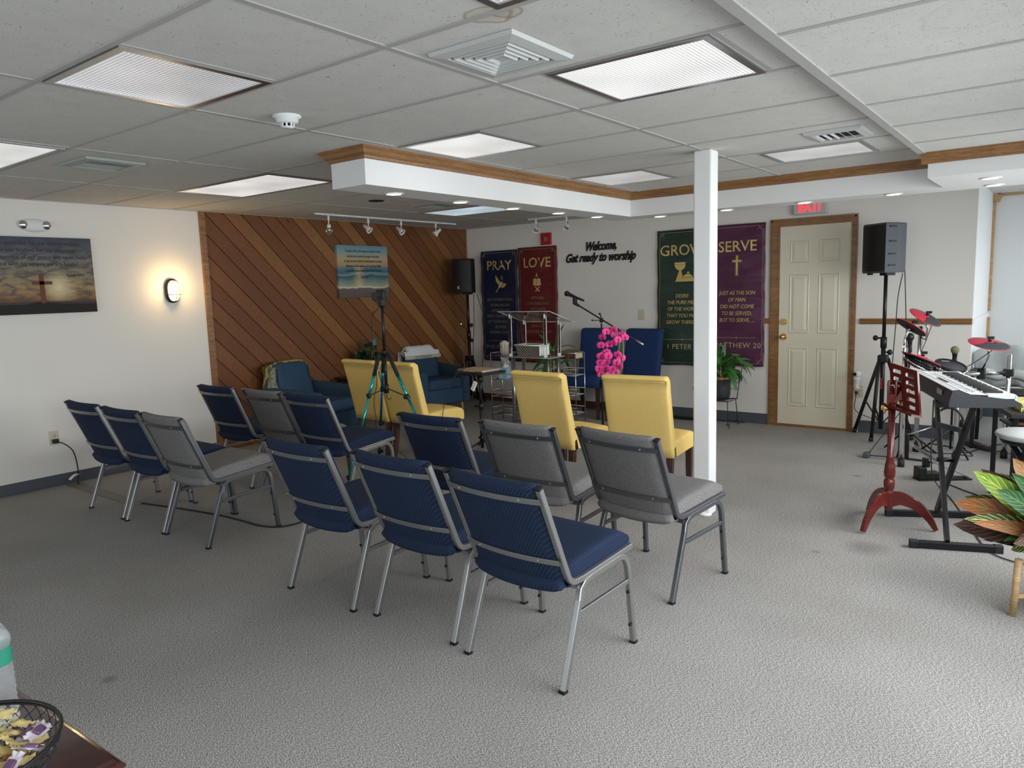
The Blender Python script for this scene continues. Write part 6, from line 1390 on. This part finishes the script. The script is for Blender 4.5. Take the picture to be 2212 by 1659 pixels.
B().lathe([(.001,0),(.085,0),(.115,.03),(.122,.08),(.122,.185),(.114,.185),(.112,.16),(.001,.15)],n=40).obj('pot',m_daisy(),t)
def m_croton(name,c1,c2,vein):
    m,n,l,b=base(name,.45); b.inputs['Specular IOR Level'].default_value=.25; uv=n.new('ShaderNodeUVMap'); s=node(n,l,'ShaderNodeSeparateXYZ',{0:uv.outputs[0]})
    d=mth(n,l,'ABSOLUTE',mth(n,l,'SUBTRACT',s.outputs[0],.5)); q=mth(n,l,'SUBTRACT',mth(n,l,'MULTIPLY',s.outputs[1],11.0),mth(n,l,'MULTIPLY',d,4.5))
    w=mth(n,l,'ABSOLUTE',mth(n,l,'SUBTRACT',mth(n,l,'FRACT',q),.5)); k=mth(n,l,'MAXIMUM',mth(n,l,'LESS_THAN',w,.09),mth(n,l,'LESS_THAN',d,.03))
    tc=n.new('ShaderNodeTexCoord'); ns=node(n,l,'ShaderNodeTexNoise',{'Vector':tc.outputs['Object'],'Scale':14,'Detail':3}).outputs[0]
    l.new(mixc(n,l,k,mixc(n,l,ramp(n,l,ns,[(.4,(0,0,0)),(.6,(1,1,1))]),c1,c2),vein),b.inputs['Base Color']); bumpn(n,l,w,b,.35,.003); return m
CM=[m_croton('croton_lime',(.10,.22,.02),(.19,.30,.035),(.48,.50,.08)),m_croton('croton_orange',(.27,.075,.02),(.20,.10,.03),(.36,.17,.06)),m_croton('croton_dark',(.03,.014,.012),(.055,.02,.015),(.14,.08,.04)),m_croton('croton_green',(.008,.045,.015),(.02,.085,.02),(.08,.18,.04)),m_croton('croton_yellow_edge',(.02,.05,.012),(.03,.06,.015),(.62,.55,.13))]
tw=wm(t); b=B(); rnd=random.Random(21)
CAMD=(V((0,0,CAMH))-V((px_,py_,.4))).normalized()
def tipleaf(u,v,dy,mi,w,droop=.9,st=(0,0,.26),roll=0):
    base_=V(st); tip=tw.inverted()@P(u,v,y=py_+dy); d=tip-base_; L=d.length*1.08; b.mi=mi; w*=1.35
    up=V((0,0,1))*droop*.45; leafmesh(b,base_,(d.normalized()+up),L,w,droop*1.15,n=9,fold=.3,roll=roll,nrm=CAMD+V((0,0,.35))+V((rnd.uniform(-.3,.3),0,0)))
tipleaf(2078,1085,-.02,1,.085,.35,(0,0,.24)); tipleaf(2076,1133,-.08,2,.095,.25,(0,0,.19)); tipleaf(2098,1118,-.14,4,.06,.4,(0,0,.22)); tipleaf(2118,1026,.02,0,.085,.15,(0,0,.24)); tipleaf(2133,1022,.08,2,.07,.1,(0,0,.26))
tipleaf(2198,1000,.05,1,.085,.2,(.0,0,.28)); tipleaf(2165,1062,-.12,3,.075,.25,(0,-.02,.26)); tipleaf(2196,1030,-.05,3,.06,.1,(.02,0,.28)); tipleaf(2150,1035,.1,0,.06,.2); tipleaf(2170,1030,.12,4,.06,.1); tipleaf(2097,1072,.10,4,.06,.4); tipleaf(2118,1128,-.16,1,.05,.4,(0,0,.2)); tipleaf(2195,1165,-.2,2,.08,.8,(0,0,.22)); tipleaf(2188,1180,-.14,4,.08,.9,(0,0,.2)); tipleaf(2230,1100,-.2,1,.08,.4)
for k in range(26):
    a=rnd.uniform(0,2*PI); el=rnd.uniform(-.1,1.2); b.mi=rnd.choice([0,1,2,2,3,3,4]); leafmesh(b,(.02*math.cos(a),.02*math.sin(a),rnd.uniform(.17,.30)),(math.cos(a)*math.cos(el),math.sin(a)*math.cos(el),math.sin(el)),rnd.uniform(.19,.27),rnd.uniform(.06,.09),rnd.uniform(.3,.9),n=8,fold=.3,nrm=CAMD*.7+V((rnd.uniform(-.5,.5),rnd.uniform(-.5,.5),1)))
b.mi=0
b.obj('foliage',CM,t); B().cyl((0,0,.15),(0,0,.30),.012).obj('stem','lwood',t)
# ================================================================== FRONT TABLE (bottom left)
TZ=.70
c1=P(265,1636,z=TZ); c2=P(50,1490,z=TZ)
d1=(c2-c1).normalized(); d2=V((-d1.y,d1.x,0))
if d2.y>0: d2=-d2
tl_=.62; c4=c1+d2*.50
cen=c1+d1*tl_/2+d2*.25; an=math.atan2(d1.y,d1.x)
t=thing('side_table','glossy dark mahogany table in the bottom left corner with moulded edges','side table',(cen.x,cen.y,0),an)
b=B(); R=lambda i,z:[(x,y,z) for x,y in ((-tl_/2+i,-.25+i),(tl_/2-i,-.25+i),(tl_/2-i,.25-i),(-tl_/2+i,.25-i))]
b.loft([R(.02,TZ-.03),R(.0,TZ-.022),R(-.004,TZ-.014),R(.002,TZ-.008),R(.008,TZ-.006),R(.012,TZ)],smooth=False); b.obj('tabletop','mahog',t)
B().bx((-tl_/2+.04,-.21,TZ-.11),(tl_/2-.04,.21,TZ-.03)).obj('apron','mahog',t)
for sx in (-1,1):
    for sy in (-1,1): b=B(); x=sx*(tl_/2-.06); y=sy*.19; b.loft([[(x-.012,y-.012,0),(x+.012,y-.012,0),(x+.012,y+.012,0),(x-.012,y+.012,0)],[(x-.022,y-.022,TZ-.03),(x+.022,y-.022,TZ-.03),(x+.022,y+.022,TZ-.03),(x-.022,y+.022,TZ-.03)]],smooth=False); b.obj('leg','mahog',t)
# water bottle
bc_=P(-2,1535,z=TZ+.0); bb_=P(4,1560,z=TZ)
t=thing('water_bottle','clear plastic water bottle with a green and white label at the left edge','bottle',(bb_.x,bb_.y,TZ+.0005))
wat=mat('clear_plastic',(.93,.96,.98),.08,trans=.85,ior=1.2,spec=.6)
pr=[(.001,0),(.028,0),(.032,.006)]
for k in range(7): z=.012+.014*k; pr+=[(.0315,z),(.0295,z+.006),(.0315,z+.012)]
pr+=[(.029,.112),(.0305,.12),(.0305,.162),(.032,.166),(.031,.176),(.026,.19),(.017,.205),(.0125,.212),(.0125,.218)]
B().lathe(pr,n=36).obj('bottle_body',wat,t); B().lathe([(.001,.2185),(.0145,.2185),(.0145,.235),(.001,.236)],n=24).obj('cap','white',t)
B().lathe([(.0312,.124),(.0312,.158)],cap=False,n=36).obj('label_wrap',mat('green_label',(.02,.22,.14),.4),t)
b=B()
def arcp(a0,a1,z0,z1): b.grid(lambda u,v:V((.0317*math.cos(a0+(a1-a0)*u),.0317*math.sin(a0+(a1-a0)*u),z0+(z1-z0)*v)),8,1)
arcp(-1.3,-.35,.130,.152); arcp(-2.8,-1.5,.127,.155); b.obj('label_print','paper',t)
# wire bowl with wrapped candies
bw=P(18,1585,z=TZ+.03); RB=.155
edge=P(130,1546,z=TZ+.085); 
bx0=V((edge.x-RB*.80,edge.y-RB*.60,TZ))
_d=V((bx0.x,bx0.y,TZ+.085-CAMH)); _k=_d.dot(W_); bx0=P(1106+FPX*_d.dot(R_)/_k-47,829.5-FPX*_d.dot(U_)/_k+74,z=TZ+.085); bx0.z=TZ
t=thing('wire_bowl','black wire mesh bowl full of wrapped sweets on the mahogany table','bowl',(bx0.x,bx0.y,TZ+.0005))
b=B()
def bp(a,q): r=RB*(.35+.65*math.sin(q*PI/2)); z=.004+.08*(1-math.cos(q*PI/2)); return V((r*math.cos(a),r*math.sin(a),z))
for s in (-1,1):
    for k in range(34): b.tube([bp(k*2*PI/34+s*q*.9,q) for q in [j/8 for j in range(9)]],.0008,5)
b.obj('wire_mesh','blackm',t)
b=B()
for q,r in ((1,.0035),(.96,.002),(0.0,.0025)): b.tube([bp(k*2*PI/48,q) for k in range(49)],r,8)
b.obj('rim','blackm',t)
B().lathe([(.001,0),(RB*.34,0),(RB*.34,.003),(.001,.003)],n=30).obj('base_plate','blackm',t)
gold_=mat('gold_wrapper',(.80,.62,.27),.4,metal=.15,var=.3,vscale=60); clr=mat('clear_wrapper',(.68,.64,.68),.25,metal=.2,var=.3,vscale=70); prp=mat('purple_foil',(.20,.10,.20),.3,metal=.5,var=.4,vscale=50); cop=mat('copper_foil',(.40,.13,.05),.25,metal=.7)
def candy(m,inner,label,nm='wrapped_sweet'):
    t=thing(nm,label,'sweet'); b=B()
    b.grid(lambda u,v:V(((u-.5)*.042,(v-.5)*.026,.002*math.sin(u*9)*math.cos(v*7)+.005*math.sin(PI*u)*math.sin(PI*v))),8,6)
    b.grid(lambda u,v:V(((u-.5)*.042,(v-.5)*.026,-.004*math.sin(PI*u)*math.sin(PI*v)+.003*math.sin(u*9)*math.cos(v*7)-.0006)),8,6,flip=True)
    for s in (-1,1): b.grid(lambda u,v,s=s:V((s*(.020+.012*u),(v-.5)*(.018+.014*u),.003*math.sin(v*14)*u)),3,8)
    for v in b.bm.verts: v.co*=.86
    b.obj('wrapper',m,t)
    if inner: B().box((0,0,.004),(.022,.015,.008),bev=.003).obj('sweet',inner,t)
    return t
protos=[(candy(gold_,None,'gold wrapped sweet in the wire bowl'),'gold wrapped sweets in the bowl',.55),(candy(clr,prp,'clear wrapped sweet with purple inside in the wire bowl'),'clear wrapped sweets in the bowl',.33),(candy(cop,None,'copper foil sweet in the wire bowl'),'copper foil sweets in the bowl',.12)]
rnd=random.Random(11); used=[0,0,0]
for p,g_,w in protos: index_children(p); p['group']=g_
N=72
for k in range(N):
    q=math.sqrt((k+.5)/N); a=k*2.39996; r=q*RB*.80; x=r*math.cos(a); y=r*math.sin(a); z=.030+.022*(1-q*q)+.038*q**3+rnd.uniform(0,.012)
    v=rnd.random(); i=0 if v<.55 else (1 if v<.88 else 2)
    i=0 if v<.84 else (1 if v<.93 else 2)
    if (x>.095 or (y>.085 and x>0)) and rnd.random()<.7: i=1
    p=protos[i][0]
    o=p if used[i]==0 else dup(p)
    used[i]+=1
    o.location=(bx0.x+x,bx0.y+y,TZ+z); o.rotation_euler=(rnd.uniform(-.5,.5)-y*3,rnd.uniform(-.5,.5)+x*2,rnd.uniform(0,6.28))
